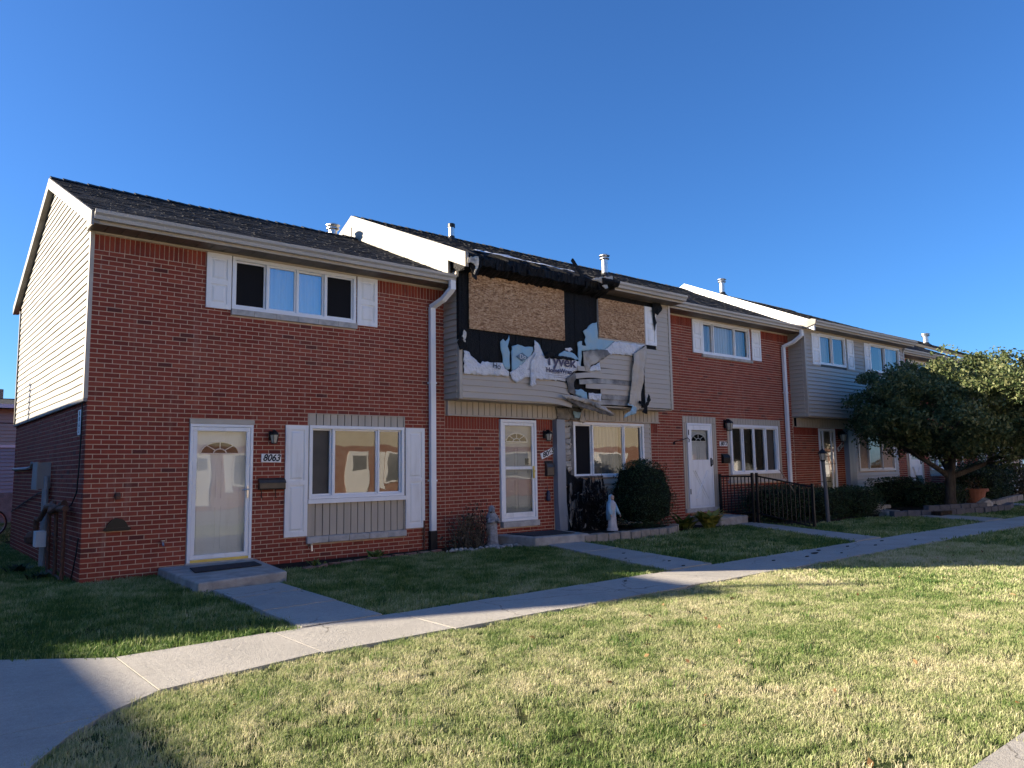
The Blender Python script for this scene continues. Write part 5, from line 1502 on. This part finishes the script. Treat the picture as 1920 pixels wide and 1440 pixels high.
# burnt shrub at the foot of the charred wall
bt = thing('burnt_shrub', 'charred bare shrub at the foot of the burnt bay', 'shrub', (9.75, -.40, .14))
m = MB()
for k in range(150):
    bx, by_ = 9.75 + random.gauss(0, .25), -.40 + random.gauss(0, .08); h = random.uniform(.25, 1.3) * max(.3, 1 - abs(bx - 9.72))
    p = [(bx, by_, .14)]
    for q in range(3): p.append((p[-1][0] + random.gauss(0, .06), p[-1][1] + random.gauss(0, .04), p[-1][2] + h / 3))
    m.tube(p, [.016, .012, .008, .004], 5)
m.build('charred_branches', M['char'], bt)
P = np.stack([RNG.normal(9.75, .26, 900), RNG.normal(-.40, .10, 900), .14 + RNG.uniform(0, 1, 900) ** 1.6 * .8], 1)
leaves('charred_twigs', M['char'], bt, P, .10, aspect=.18)
P = np.stack([RNG.normal(9.78, .28, 260), RNG.normal(-.44, .10, 260), .16 + RNG.uniform(0, 1, 260) * .9], 1)
leaves('ash_scraps', M['soot'], bt, P, .09, aspect=.3)

# ================================================================== the broad tree
TX, TY, TZ = 21.75, -3.0, .16
tree = thing('broad_tree', 'broad low tree with dense crown and leaning limbs in front of the far houses', 'tree', (TX, TY, TZ))
tr = MB()
limbs = []
def limb(p, d, L, r, depth):
    pts = [Vector(p)]; rad = [r]
    d = Vector(d).normalized()
    n = 5
    for k in range(n):
        d = (d + Vector((random.gauss(0, .12), random.gauss(0, .12), random.gauss(.02, .08)))).normalized()
        pts.append(pts[-1] + d * L / n); rad.append(r * (1 - .45 * (k + 1) / n))
    tr.tube(pts, rad, 9 if depth < 2 else 6)
    limbs.append((pts[-1], depth))
    if depth < 3:
        for k in range(3 if depth else 2):
            nd = (d + Vector((random.gauss(0, .7), random.gauss(0, .6), random.gauss(.1, .3)))).normalized()
            limb(pts[random.choice((3, 4, 5))], nd, L * random.uniform(.55, .8), rad[-1] * .8, depth + 1)
tr.tube([(TX, TY, TZ - .1), (TX + .02, TY, TZ + .25), (TX + .06, TY - .02, TZ + .75), (TX + .10, TY, TZ + 1.05)], [.20, .14, .13, .14], 12)
fork = (TX + .08, TY, TZ + .85)
for d, L, r in (((-.75, .25, .75), 1.6, .085), ((.15, -.1, 1), 1.5, .10), ((.55, .3, .9), 1.7, .09), ((1.0, -.55, .42), 2.3, .085), ((-.2, -.6, .9), 1.4, .08), ((.9, .4, .3), 2.0, .06)):
    limb(fork, d, L, r, 1)
tr.build('trunk', M['bark'], tree, smooth=True)
CC = np.array([22.25, -3.45, 2.95]); CR = np.array([3.55, 2.9, 1.55])
cl = []
while len(cl) < 560:
    q = RNG.uniform(-1, 1, 3); L = np.linalg.norm(q)
    if L > 1 or L < .5: continue
    w = 1 + .22 * mnoise.noise(Vector(q) * 2.6)
    p = CC + q * CR * w
    if p[2] < 1.62 - .10 * (p[0] - 22) + .3 * mnoise.noise(Vector((p[0], p[1], 0))) : continue
    cl.append(p)
pts = []
for p in cl:
    k = int(RNG.integers(110, 220)); rr = RNG.uniform(.24, .48)
    g_ = RNG.normal(size=(k, 3)); g_ /= np.linalg.norm(g_, axis=1)[:, None]
    pts.append(p + g_ * rr * RNG.uniform(.35, 1.0, k)[:, None] * np.array([1, 1, .75]))
pts = np.concatenate(pts)
pts = pts[~((pts[:, 1] > -.62) & (pts[:, 2] > 2.7))]
leaves('crown', M['tree_leaf'], tree, pts, .105, aspect=.5)

# ================================================================== railing, lamp post, pot and other garden things
rl = thing('metal_railing', 'black metal railing sloping down beside the pale step', 'railing', (14.62, -.15, .2))
P0, P1_, P2_ = (14.72, -.10), (14.62, -1.12), (14.36, -2.85)
for (x, y, zb, zt) in ((P0[0], P0[1], .02, 1.24), (P1_[0], P1_[1], .02, 1.27), (P1_[0] - .02, P1_[1] - .14, .02, 1.27), (P2_[0], P2_[1], -.02, 1.02)):
    MB().box(x - .028, x + .028, y - .028, y + .028, zb, zt).build('post', M['black_metal'], rl)
def rail_run(a, b, za, zb, n):
    for off in (-.02, -.93):
        MB().tube([(a[0], a[1], za + off), (b[0], b[1], zb + off)], .020, 4).build('rail', M['black_metal'], rl)
    for k in range(1, n):
        t = k / n; x, y = a[0] + (b[0] - a[0]) * t, a[1] + (b[1] - a[1]) * t; z = za + (zb - za) * t
        MB().box(x - .009, x + .009, y - .009, y + .009, z - .93, z - .02).build('baluster', M['black_metal'], rl)
rail_run(P0, P1_, 1.20, 1.20, 9)
rail_run((P1_[0] - .02, P1_[1] - .14), P2_, 1.21, .96, 13)
lp = thing('lamp_post', 'slim dark lamp post with small lantern by the hedge', 'lamp', (16.16, -2.23, 0))
MB().tube([(16.16, -2.23, -.1), (16.13, -2.23, .7), (16.07, -2.23, 1.52)], [.05, .047, .045], 10).build('post', M['lamp_post'], lp)
c = (16.065, -2.23, 1.66)
MB().lathe([(.05, -.14), (.06, -.12), (.075, -.10)], c, 8).build('collar', M['black_metal'], lp)
MB().lathe([(.055, -.10), (.085, .06)], c, 6).build('lantern_glass', M['lamp_glass'], lp)
k_ = MB()
for q in range(6):
    a = math.pi * q / 3
    k_.tube([(c[0] + .058 * math.cos(a), c[1] + .058 * math.sin(a), c[2] - .10), (c[0] + .09 * math.cos(a), c[1] + .09 * math.sin(a), c[2] + .065)], .007, 5)
k_.build('cage', M['black_metal'], lp)
MB().lathe([(.115, .06), (.105, .085), (.06, .14), (.03, .16), (.014, .18), (.010, .25), (.002, .27)], c, 6).build('hood', M['black_metal'], lp)
MB().tube([(15.85, -2.2, 1.02), (16.35, -2.26, 1.02)], .010, 6).build('ladder_bar', M['black_metal'], lp)
st = MB().tube([(15.75, -1.6, .75), (15.52, -1.35, 1.33)], .014, 6).top('garden_stake', M['bamboo'], 'thin wooden stake leaning in the hedge before the lamp post', 'stake', (15.75, -1.6, .75))
pt = thing('flower_pot', 'terracotta flower pot right of the tree trunk', 'pot', (24.9, -2.55, .12))
MB().lathe([(.24, 0), (.33, .38), (.40, .385), (.41, .47), (.36, .47), (.34, .42), (.1, .42)], (24.9, -2.55, .12), 18).build('pot', M['terracotta'], pt, smooth=False)
leaves('flowers', M['shrub_red'], pt, np.stack([RNG.normal(24.9, .12, 120), RNG.normal(-2.55, .12, 120), RNG.uniform(.56, .95, 120)], 1), .08, aspect=.6)
rk = MB().ball((22.5, -3.65, .22), .30, .2, .17, 7, 5); rk.v = [(v[0] + random.uniform(-.04, .04), v[1] + random.uniform(-.04, .04), v[2] + random.uniform(-.04, .04)) for v in rk.v]
rk.top('boulder', M['pebble'], 'pale angular rock at the foot of the tree', 'rock', (22.5, -3.65, .05))
ch = thing('garden_chair', 'dark green plastic garden chair half behind the far hedge', 'chair', (25.9, -.8, .05))
gm = pmat('dark_green_plastic', (.03, .075, .065), rough=.4)
for dx_ in (-.22, .22):
    for dy_ in (-.2, .2): MB().tube([(25.9 + dx_, -.8 + dy_, .0), (25.9 + dx_ * .85, -.8 + dy_ * .85, .48)], .022, 6).build('leg', gm, ch)
MB().box(25.66, 26.14, -1.02, -.58, .47, .50).build('seat', gm, ch)
MB().xprism([(-.60, .5), (-.56, .5), (-.46, 1.0), (-.50, 1.0)], 25.68, 26.12).build('backrest', gm, ch)
gn = MB().lathe([(.09, 0), (.10, .12), (.06, .22), (.075, .28), (.06, .36), (.01, .42)], (27.9, -.9, .55), 10).top('garden_figure', M['white_worn'], 'small pale garden figure on the far doorstep', 'figure', (27.9, -.9, .55))
step('far concrete step under the pale garden figure', [(27.2, -1.3), (28.3, -1.3), (28.3, -.1), (27.2, -.1)], .55)
for k, (x, y, s_, a) in enumerate([(9.6, -5.45, .10, .3), (10.0, -5.30, .07, 1.0), (9.1, -5.6, .05, 2), (10.9, -5.35, .05, .5), (8.3, -5.5, .04, 1), (11.4, -5.6, .05, 2), (7.2, -4.4, .035, .4), (7.0, -3.7, .03, 2.2), (7.5, -3.2, .04, 1.1), (5.2, -5.3, .03, .2), (12.2, -5.35, .06, .6), (12.8, -5.7, .04, 1.7), (6.9, -4.9, .05, .9), (9.9, -5.75, .04, .1)]):
    P = [(x + s_ * random.uniform(.6, 1.2) * math.cos(a + t), y + s_ * .5 * random.uniform(.5, 1.1) * math.sin(a + t)) for t in (0, 1.1, 2.2, 3.3, 4.3, 5.3)]
    MB().zprism(P, .034, .044).top('charred_flake', M['char'], 'black charred flake lying on the paving before the burnt house', 'debris', (x, y, .034), 'charred flakes on the paving')

# ================================================================== services on the gable wall
ub = thing('utility_box', 'grey utility box on the brick side wall', 'box', (0, 3.05, 1.35))
ZB0, ZB1 = 1.27, 1.70
MB().box(-.17, -.0, 2.62, 3.28, ZB0, ZB1).build('cabinet', M['box_grey'], ub)
MB().xprism([(2.60, ZB0 - .01), (3.15, ZB0 - .01), (3.05, ZB1 + .01), (2.60, ZB1 + .01)], -.20, -.172).build('cover', M['box_grey'], ub)
cd = MB(); cd.tube([(-.07, 2.50, ZB0 + .2), (-.07, 2.50, 0.0)], .035, 8)
cd.tube([(-.09, 2.62, ZB0), (-.09, 2.62, -.02)], .025, 8)
cd.build('conduit', M['pipe_grey'], ub)
el = MB(); el.tube([(-.03, 6.9, 1.62), (-.05, 4.9, 1.62), (-.05, 4.4, 1.64), (-.05, 4.3, 1.72)], .028, 8); el.build('conduit_arm', M['pipe_grey'], ub)
gp = thing('gas_pipes', 'rusty gas piping with meter beside the brick corner', 'pipes', (-.15, 1.2, 0))
gpm = MB()
for yy in (.42, .95, 1.55):
    gpm.tube([(-.14, yy, .0), (-.14, yy + (.12 if yy > .5 else 0), 1.02)], .028, 8)
gpm.tube([(-.14, .36, 1.02), (-.14, .9, 1.0), (-.16, 1.3, 1.03), (-.15, 1.85, 1.0)], .045, 8)
gpm.tube([(-.10, .70, 1.08), (-.20, 1.1, .95), (-.12, 1.5, 1.06)], .05, 8)
gpm.tube([(-.16, 1.75, 1.0), (-.2, 2.1, .80), (-.2, 2.4, .80), (-.2, 2.42, .55)], .04, 8)
gpm.tube([(-.14, .42, .03), (-.14, 1.5, .06)], .02, 6)
gpm.tube([(-.12, .95, .55), (-.12, 1.45, .62)], .016, 6)
gpm.build('pipework', M['rust'], gp, smooth=False)
MB().lathe([(.06, -.06), (.13, -.03), (.14, .06), (.10, .12), (.03, .16)], (-.2, 2.55, .45), 12).build('regulator', M['rust'], gp)
MB().box(-.26, -.12, 1.95, 2.2, .38, .62).build('meter_tag', M['white_vinyl'], gp)
wi = MB().tube([(-.035, .12, 2.50), (-.03, .13, 2.0), (-.03, .17, 1.6), (-.03, .25, 1.25), (-.03, .55, 1.08), (-.03, .95, .98)], .010, 6).top('cable', M['black_plastic'], 'black cable hanging down the brick corner', 'cable', (0, .12, 2.5))
wi2 = MB().tube([(-.03, 2.6, 1.25), (-.03, 3.6, 1.18), (-.03, 5.0, 1.0), (-.03, 6.9, .75)], .010, 6).top('cable', M['black_plastic'], 'sagging dark cable running back along the side wall', 'cable', (0, 2.6, 1.25))
wi3 = MB().tube([(-.02, .05, .62), (-.03, .10, .40), (-.04, .25, .12), (-.05, .32, 0.0)], .009, 6).top('cable', M['black_plastic'], 'short wire at the bottom of the brick corner', 'cable', (0, .05, .62))
sg = thing('building_sign', 'small white vertical sign on the side wall near the corner', 'sign', (0, .33, 2.22))
MB().box(-.02, -.001, .24, .46, 2.06, 2.42).build('plate', M['white'], sg)
for k, ch_ in enumerate('8063'): text_obj(ch_, .095, M['ink'], sg, (-.0215, .35, 2.365 - k * .083), (math.pi / 2, 0, -math.pi / 2), bold=.002, name='numeral')
fv = MB(); n = 14
fv.yprism([(.446 + .145 * math.cos(math.pi * k / n), .70 + .17 * math.sin(math.pi * k / n)) for k in range(n + 1)], -.05, -.002)
fv.yprism([(.30, .695), (.592, .695), (.63, .72), (.60, .74), (.29, .735), (.27, .71)], -.06, -.0015)
fv.top('wall_hanging', M['black_metal'], 'black half round metal plaque on the end house wall', 'plaque', (.446, 0, .70))
MB().lathe([(.035, -.045), (.045, 0), (.03, .05)], (.437, -.03, 1.18), 8).top('hose_hook', M['rust'], 'small rusty hook on the wall above the black plaque', 'hook', (.437, 0, 1.13))
fa = MB(); fa.tube([(1.057, 0, .48), (1.057, -.06, .48), (1.057, -.09, .44)], .016, 8); fa.lathe([(.03, -.006), (.03, .006)], (1.057, -.05, .51), 8)
fa.top('garden_tap', M['metal'], 'small tap low on the wall left of the end house door', 'tap', (1.057, 0, .44))
f2 = MB(); f2.tube([(3.35, -.03, .27), (3.36, -.10, .27), (3.36, -.11, .18)], .018, 8); f2.lathe([(.035, -.006), (.035, .006)], (3.36, -.08, .30), 8)
f2.top('garden_tap', M['metal'], 'outdoor tap under the left end of the lower window sill', 'tap', (3.36, 0, .18))

# ================================================================== behind the end house on the left
BH = thing('townhouse', 'grey sided house seen past the end house on the left edge', 'house', (2, 17, 0))
bwal = MB().box(-9, 14, 17.03, 17.2, 0, 3.75).build('wall', M['trim_dark'], BH)
lap_boards(bwal, -9, 14, .95, 2.38, 17.0, 'x', M['far_siding'], .118)
lap_boards(bwal, -9, 14, 2.46, 3.62, 17.0, 'x', M['siding'], .118)
MB().box(-9, 14, 16.93, 17.0, 2.38, 2.46).build('band', M['white_vinyl'], BH)
MB().box(-9, 14, 16.9, 17.0, .0, .94).build('foundation', M['block'], BH)
MB().box(-9.2, 14.2, 16.55, 16.65, 3.62, 3.74).build('gutter', M['white_vinyl'], BH)
MB().xprism([(16.6, 3.72), (18.0, 4.02), (18.0, 3.9), (16.6, 3.6)], -9.2, 14.2).build('roof', M['shingle'], BH)
MB().tube([(.78, 18.2, 3.6), (.78, 18.2, 4.35)], .09, 8).top('utility_pole', M['bamboo'], 'stub of a wooden pole above the grey house at the left edge', 'pole', (.78, 18.2, 3.6))
MB().tube([(-9, 16.2, 3.98), (0, 16.2, 3.86), (9, 16.2, 3.98)], .012, 5).top('overhead_wire', M['black_plastic'], 'dark overhead wire crossing the grey house at the left edge', 'wire', (0, 16.2, 3.9))
MB().tube([(-9, 8.6, 2.70), (0.2, 8.6, 2.68), (9, 8.6, 2.75)], .012, 5).top('overhead_wire', M['black_plastic'], 'thin dark wire running behind the corner of the end house', 'wire', (0, 8.6, 2.7))
bk = thing('bicycle', 'bicycle with a white cover at the left edge behind the end house', 'bicycle', (-.5, 10.6, 0))
def wheel(cx, cy):
    w = MB().tube([(cx + .33 * math.cos(2 * math.pi * k / 28), cy, .34 + .33 * math.sin(2 * math.pi * k / 28)) for k in range(29)], .02, 7, cap=False).build('wheel', M['tyre'], bk)
    MB().tube([(cx + .30 * math.cos(2 * math.pi * k / 28), cy, .34 + .30 * math.sin(2 * math.pi * k / 28)) for k in range(29)], .011, 6, cap=False).build('rim', M['metal'], w)
    s_ = MB()
    for k in range(14): s_.tube([(cx, cy, .34), (cx + .30 * math.cos(2 * math.pi * k / 14), cy, .34 + .30 * math.sin(2 * math.pi * k / 14))], .003, 4)
    s_.build('spokes', M['metal'], w)
wheel(-.02, 10.6); wheel(-1.06, 10.6)
fm = MB()
for a, b in (((-1.06, .34), (-.62, .36)), ((-1.06, .34), (-.74, .82)), ((-.62, .36), (-.76, .88)), ((-.74, .80), (-.20, .84)), ((-.62, .36), (-.18, .78)), ((-.02, .34), (-.22, .95))):
    fm.tube([(a[0], 10.6, a[1]), (b[0], 10.6, b[1])], .018, 6)
fm.build('frame', M['pipe_grey'], bk)
MB().tube([(-.22, 10.35, .98), (-.24, 10.6, .97), (-.22, 10.85, .98)], .014, 6).build('handlebar', M['black_metal'], bk)
MB().ball((-.77, 10.6, .92), .13, .07, .04, 10, 6).build('saddle', M['tyre'], bk)
cvv = MB()
cvv.xprism([(10.28, .62), (10.92, .62), (10.7, 1.12), (10.6, 1.18), (10.5, 1.12)], -.98, .02)
cvv.build('cover', M['tarp'], bk)

# ================================================================== houses outside the picture: they cast the long shadows, show in the panes and bounce light
def plain_house(label, x0, x1, y0, y1, eave, ridge, along, front, name='townhouse', vents=()):
    T = thing(name, label, 'house', ((x0 + x1) / 2, (y0 + y1) / 2, 0), 'townhouses across the courtyard')
    MB().box(x0, x1, y0, y1, 0, 2.6).build('lower_wall', M['pale_brick'], T)
    MB().box(x0, x1, y0, y1, 2.601, eave - .02).build('upper_wall', M['pale_siding'], T)
    if along == 'y':
        xm = (x0 + x1) / 2; prof = [(x0 - .45, eave - .1), (xm, ridge), (x1 + .45, eave - .1), (x1 + .45, eave - .2), (xm, ridge - .12), (x0 - .45, eave - .2)]
        MB().prism(prof, y0 - .1, y1 + .1, lambda u, v, w: (u, w, v)).build('roof', M['roof_deck'], T)
        MB().prism([(x0, eave - .2), (x1, eave - .2), (xm, ridge - .125)], y0 + .02, y1 - .02, lambda u, v, w: (u, w, v)).build('gable', M['siding_light'], T)
    else:
        ym = (y0 + y1) / 2; prof = [(y0 - .45, eave - .1), (ym, ridge), (y1 + .45, eave - .1), (y1 + .45, eave - .2), (ym, ridge - .12), (y0 - .45, eave - .2)]
        MB().xprism(prof, x0 - .1, x1 + .1).build('roof', M['roof_deck'], T)
        MB().xprism([(y0, eave - .2), (y1, eave - .2), (ym, ridge - .125)], x0 + .02, x1 - .02).build('gable', M['siding_light'], T)
    return T
plain_house('townhouse left of the picture, nearer block', -13.97, -6.17, 5.85, 20, 5.15, 6.83, 'y', 1)
plain_house('townhouse left of the picture, farther block', -20.66, -12.86, -16, 5.70, 5.15, 6.83, 'y', 1)
for (x, y, z, h) in ((-10.07, 13.3, 6.7, .95), (-10.07, 6.35, 6.7, .85)):
    MB().lathe([(.075, 0), (.075, h)], (x, y, z), 10).top('roof_vent', M['metal'], 'vent pipe on a roof left of the picture', 'vent', (x, y, z), 'vents out of the picture')
for k in range(-2, 8):  # the first two are added only to bounce light onto the end house
    x0 = 6 + k * 7.0
    T = plain_house('unseen townhouse across the courtyard for reflections and bounce light', x0, x0 + 6.95, -27.5, -19.5 + (.45 if k % 2 else 0), 5.3, 7.0, 'x', 1)
    yy = (-19.5 + (.45 if k % 2 else 0))
    for (a, b, c, d) in ((1.0, 2.0, .2, 2.3), (3.0, 5.2, .9, 2.3), (1.4, 3.4, 3.9, 4.9), (4.6, 6.2, 3.9, 4.9)):
        w = MB().box(x0 + a, x0 + b, yy - .02, yy + .05, c, d).build('window' if c > .5 else 'door', M['white'], T)
        if c > .5: MB().box(x0 + a + .08, x0 + b - .08, yy + .051, yy + .06, c + .08, d - .08).build('pane', M['far_pane'], w)
        else: MB().box(x0 + a + .15, x0 + b - .15, yy + .051, yy + .06, 1.5, 2.1).build('door_light', M['far_pane'], w)
    for a in (2.6, 5.25): MB().box(x0 + a, x0 + a + .35, yy + .002, yy + .04, .6, 2.3).build('shutter', M['white'], T)
# ================================================================== lawns: real blades, scattered in clumps
def clump(name, mat, n, h, w, rad):
    vs_, fs = [], []
    for k in range(n):
        a = random.uniform(0, 2 * math.pi); r = rad * math.sqrt(random.random())
        x, y = r * math.cos(a), r * math.sin(a)
        hh = h * random.uniform(.45, 1.15); ww = w * random.uniform(.6, 1.2); lean = random.gauss(0, .8); b = random.uniform(0, 2 * math.pi)
        ca, sa = math.cos(b), math.sin(b)
        lx, ly = lean * hh * math.cos(b + .8), lean * hh * math.sin(b + .8)
        i = len(vs_)
        vs_ += [(x - ca * ww / 2, y - sa * ww / 2, -.005), (x + ca * ww / 2, y + sa * ww / 2, -.005), (x + lx * .35 - ca * ww * .4, y + ly * .35 - sa * ww * .4, hh * .55), (x + lx * .35 + ca * ww * .4, y + ly * .35 + sa * ww * .4, hh * .55), (x + lx, y + ly, hh * (1 - .25 * min(1, abs(lean))))]
        fs += [(i, i + 1, i + 3, i + 2), (i + 2, i + 3, i + 4)]
    me = bpy.data.meshes.new(name); me.from_pydata(vs_, [], fs); me.materials.append(mat); me.update()
    return bpy.data.objects.new(name, me)
def grass_collection(name, mat, h, w, n, rad, kinds=7):
    c = bpy.data.collections.new(name)
    for k in range(kinds): c.objects.link(clump('grass_clump', mat, n, h, w, rad))
    return c
GC = {'dry': grass_collection('dry_clumps', M['grass_dry'], .036, .0040, 60, .075),
      'dry_far': grass_collection('dry_far_clumps', M['grass_dry'], .044, .0085, 32, .11),
      'green': grass_collection('green_clumps', M['grass_green'], .052, .0075, 36, .10),
      'green_far': grass_collection('green_far_clumps', M['grass_green'], .06, .015, 26, .15)}
def scatter_group(coll, density, seed):
    g = bpy.data.node_groups.new('grass_scatter', 'GeometryNodeTree')
    g.interface.new_socket('Geometry', in_out='INPUT', socket_type='NodeSocketGeometry')
    g.interface.new_socket('Geometry', in_out='OUTPUT', socket_type='NodeSocketGeometry')
    N, L = g.nodes, g.links
    gi, go = N.new('NodeGroupInput'), N.new('NodeGroupOutput')
    dp = N.new('GeometryNodeDistributePointsOnFaces'); dp.inputs['Density'].default_value = density; dp.inputs['Seed'].default_value = seed
    ci = N.new('GeometryNodeCollectionInfo'); ci.inputs['Collection'].default_value = coll
    ci.inputs['Separate Children'].default_value = True; ci.inputs['Reset Children'].default_value = True
    ip = N.new('GeometryNodeInstanceOnPoints'); ip.inputs['Pick Instance'].default_value = True
    rr = N.new('FunctionNodeRandomValue'); rr.data_type = 'FLOAT_VECTOR'
    rr.inputs[0].default_value = (-.12, -.12, 0); rr.inputs[1].default_value = (.12, .12, 6.283)
    rs = N.new('FunctionNodeRandomValue'); rs.data_type = 'FLOAT'; rs.inputs[2].default_value = .7; rs.inputs[3].default_value = 1.25
    L.new(gi.outputs[0], dp.inputs['Mesh']); L.new(dp.outputs['Points'], ip.inputs['Points'])
    L.new(ci.outputs[0], ip.inputs['Instance']); L.new(rr.outputs[0], ip.inputs['Rotation']); L.new(rs.outputs[1], ip.inputs['Scale'])
    L.new(ip.outputs[0], go.inputs[0])
    return g
def lawn(label, polys, kind, density, seed):
    m = MB()
    for p in polys: m.add([(x, y, 0.0) for x, y in p], [tuple(range(len(p)))])
    soil = MB()
    o = m.build('lawn_grass', M['grass_dry'])
    tag(o, label, 'grass', kind='stuff')
    md = o.modifiers.new('scatter', 'NODES'); md.node_group = scatter_group(GC[kind], density, seed)
    return o
def sheet(name, polys, z):
    m = MB()
    for p in polys: m.add([(x, y, z) for x, y in p], [tuple(range(len(p)))])
    return structure(m.build(name, M['ground']))
NEARP = [[(-1.70, -10.42), (-1.72, -8.3), (-1.58, -7.4), (-1.28, -6.9), (-1.03, -6.62), (-.62, -6.33), (0.0, -6.16), (.68, -6.09), (2, -6.09), (7, -6.09), (7, -8.0), (7, -10.42)]]
MIDP = [[(7, -6.09), (13, -6.09), (13, -10.42), (7, -10.42)]]
FARP = [[(13, -6.09), (44, -6.09), (44, -10.42), (13, -10.42)]]
sheet('lawn', NEARP + MIDP + FARP, -.004)
lawn('dry mown lawn nearest the viewer, sunlit', NEARP, 'dry', 250, 1)
lawn('dry mown lawn right of the middle, sunlit', MIDP, 'dry_far', 150, 2)
lawn('lawn beyond the long shadow at the far right', FARP, 'green_far', 55, 3)
Y1 = [[(-6, -4.33), (-1.37, -4.44), (-.64, -5.03), (.95, -5.03), (1.07, -2.2), (.9, -2.15), (.98, -.02), (-.02, -.02), (-.02, 9), (-6, 9)]]
Y2 = [[(1.96, -2.14), (2.22, -1.85), (2.45, -.85), (3.7, -.66), (5.6, -.52), (7.1, -.86), (7.25, -1.15), (7.5, -1.3), (6.42, -5.0), (1.86, -5.0)]]
Y3 = [[(8.45, -1.38), (9.4, -1.5), (10.2, -1.5), (11.1, -1.42), (11.7, -1.15), (12.0, -1.1), (13.2, -1.1), (13.95, -1.1), (11.95, -4.98), (7.5, -4.98)]]
Y4 = [[(14.75, -1.2), (14.9, -2.3), (19.2, -2.3), (19.4, -2.3), (18.4, -4.98), (13.0, -4.98)]]
Y5 = [[(20.0, -3.6), (24.4, -3.75), (26.4, -3.2), (25.4, -4.98), (19.7, -4.98)], [(27.6, -2.8), (31, -2.4), (44, -2), (44, -4.98), (26.6, -4.98)]]
BK = [[(-6, 9), (8, 9), (8, 16.8), (-6, 16.8)]]
sheet('yard', Y1 + Y2 + Y3 + Y4 + Y5 + BK, -.005)
lawn('green shaded grass at the end house corner', Y1, 'green', 150, 4)
lawn('green shaded grass between the end house and burnt house walks', Y2, 'green', 170, 5)
lawn('green shaded grass in front of the burnt house bed', Y3, 'green_far', 95, 6)
lawn('green shaded grass around the lamp post', Y4, 'green_far', 70, 7)
lawn('thin grass below the broad tree', Y5, 'green_far', 55, 8)
lawn('grass behind the end house at the left edge', BK, 'green_far', 40, 9)

# ================================================================== litter and tufts on the lawns
lt = leaves('fallen_leaves', M['litter'], None, np.stack([RNG.uniform(-.4, 12, 70), RNG.uniform(-10.3, -6.4, 70), RNG.uniform(.02, .035, 70)], 1), .05, aspect=.6)
tag(lt, 'scattered small dry leaves lying on the sunlit lawn', 'leaves', kind='stuff')
m = MB()
for k in range(150):
    cx, cy = random.uniform(-.4, 12), random.uniform(-10.3, -6.5)
    for q in range(random.randint(8, 22)):
        a = random.uniform(0, 6.283); l = random.uniform(.05, .10); r = random.uniform(.2, .8)
        x, y = cx + random.gauss(0, .035), cy + random.gauss(0, .035)
        ca, sa = math.cos(a), math.sin(a); w = .004
        m.add([(x - sa * w, y + ca * w, 0), (x + sa * w, y - ca * w, 0), (x + ca * l * r * .4 + sa * w * .7, y + sa * l * r * .4 - ca * w * .7, l * .6), (x + ca * l * r * .4 - sa * w * .7, y + sa * l * r * .4 + ca * w * .7, l * .6), (x + ca * l * r, y + sa * l * r, l * .8)], [(0, 1, 2, 3), (3, 2, 4)])
o = m.build('grass_tufts', M['grass_green'])
tag(o, 'darker green tufts standing out of the dry lawn', 'grass', kind='stuff')
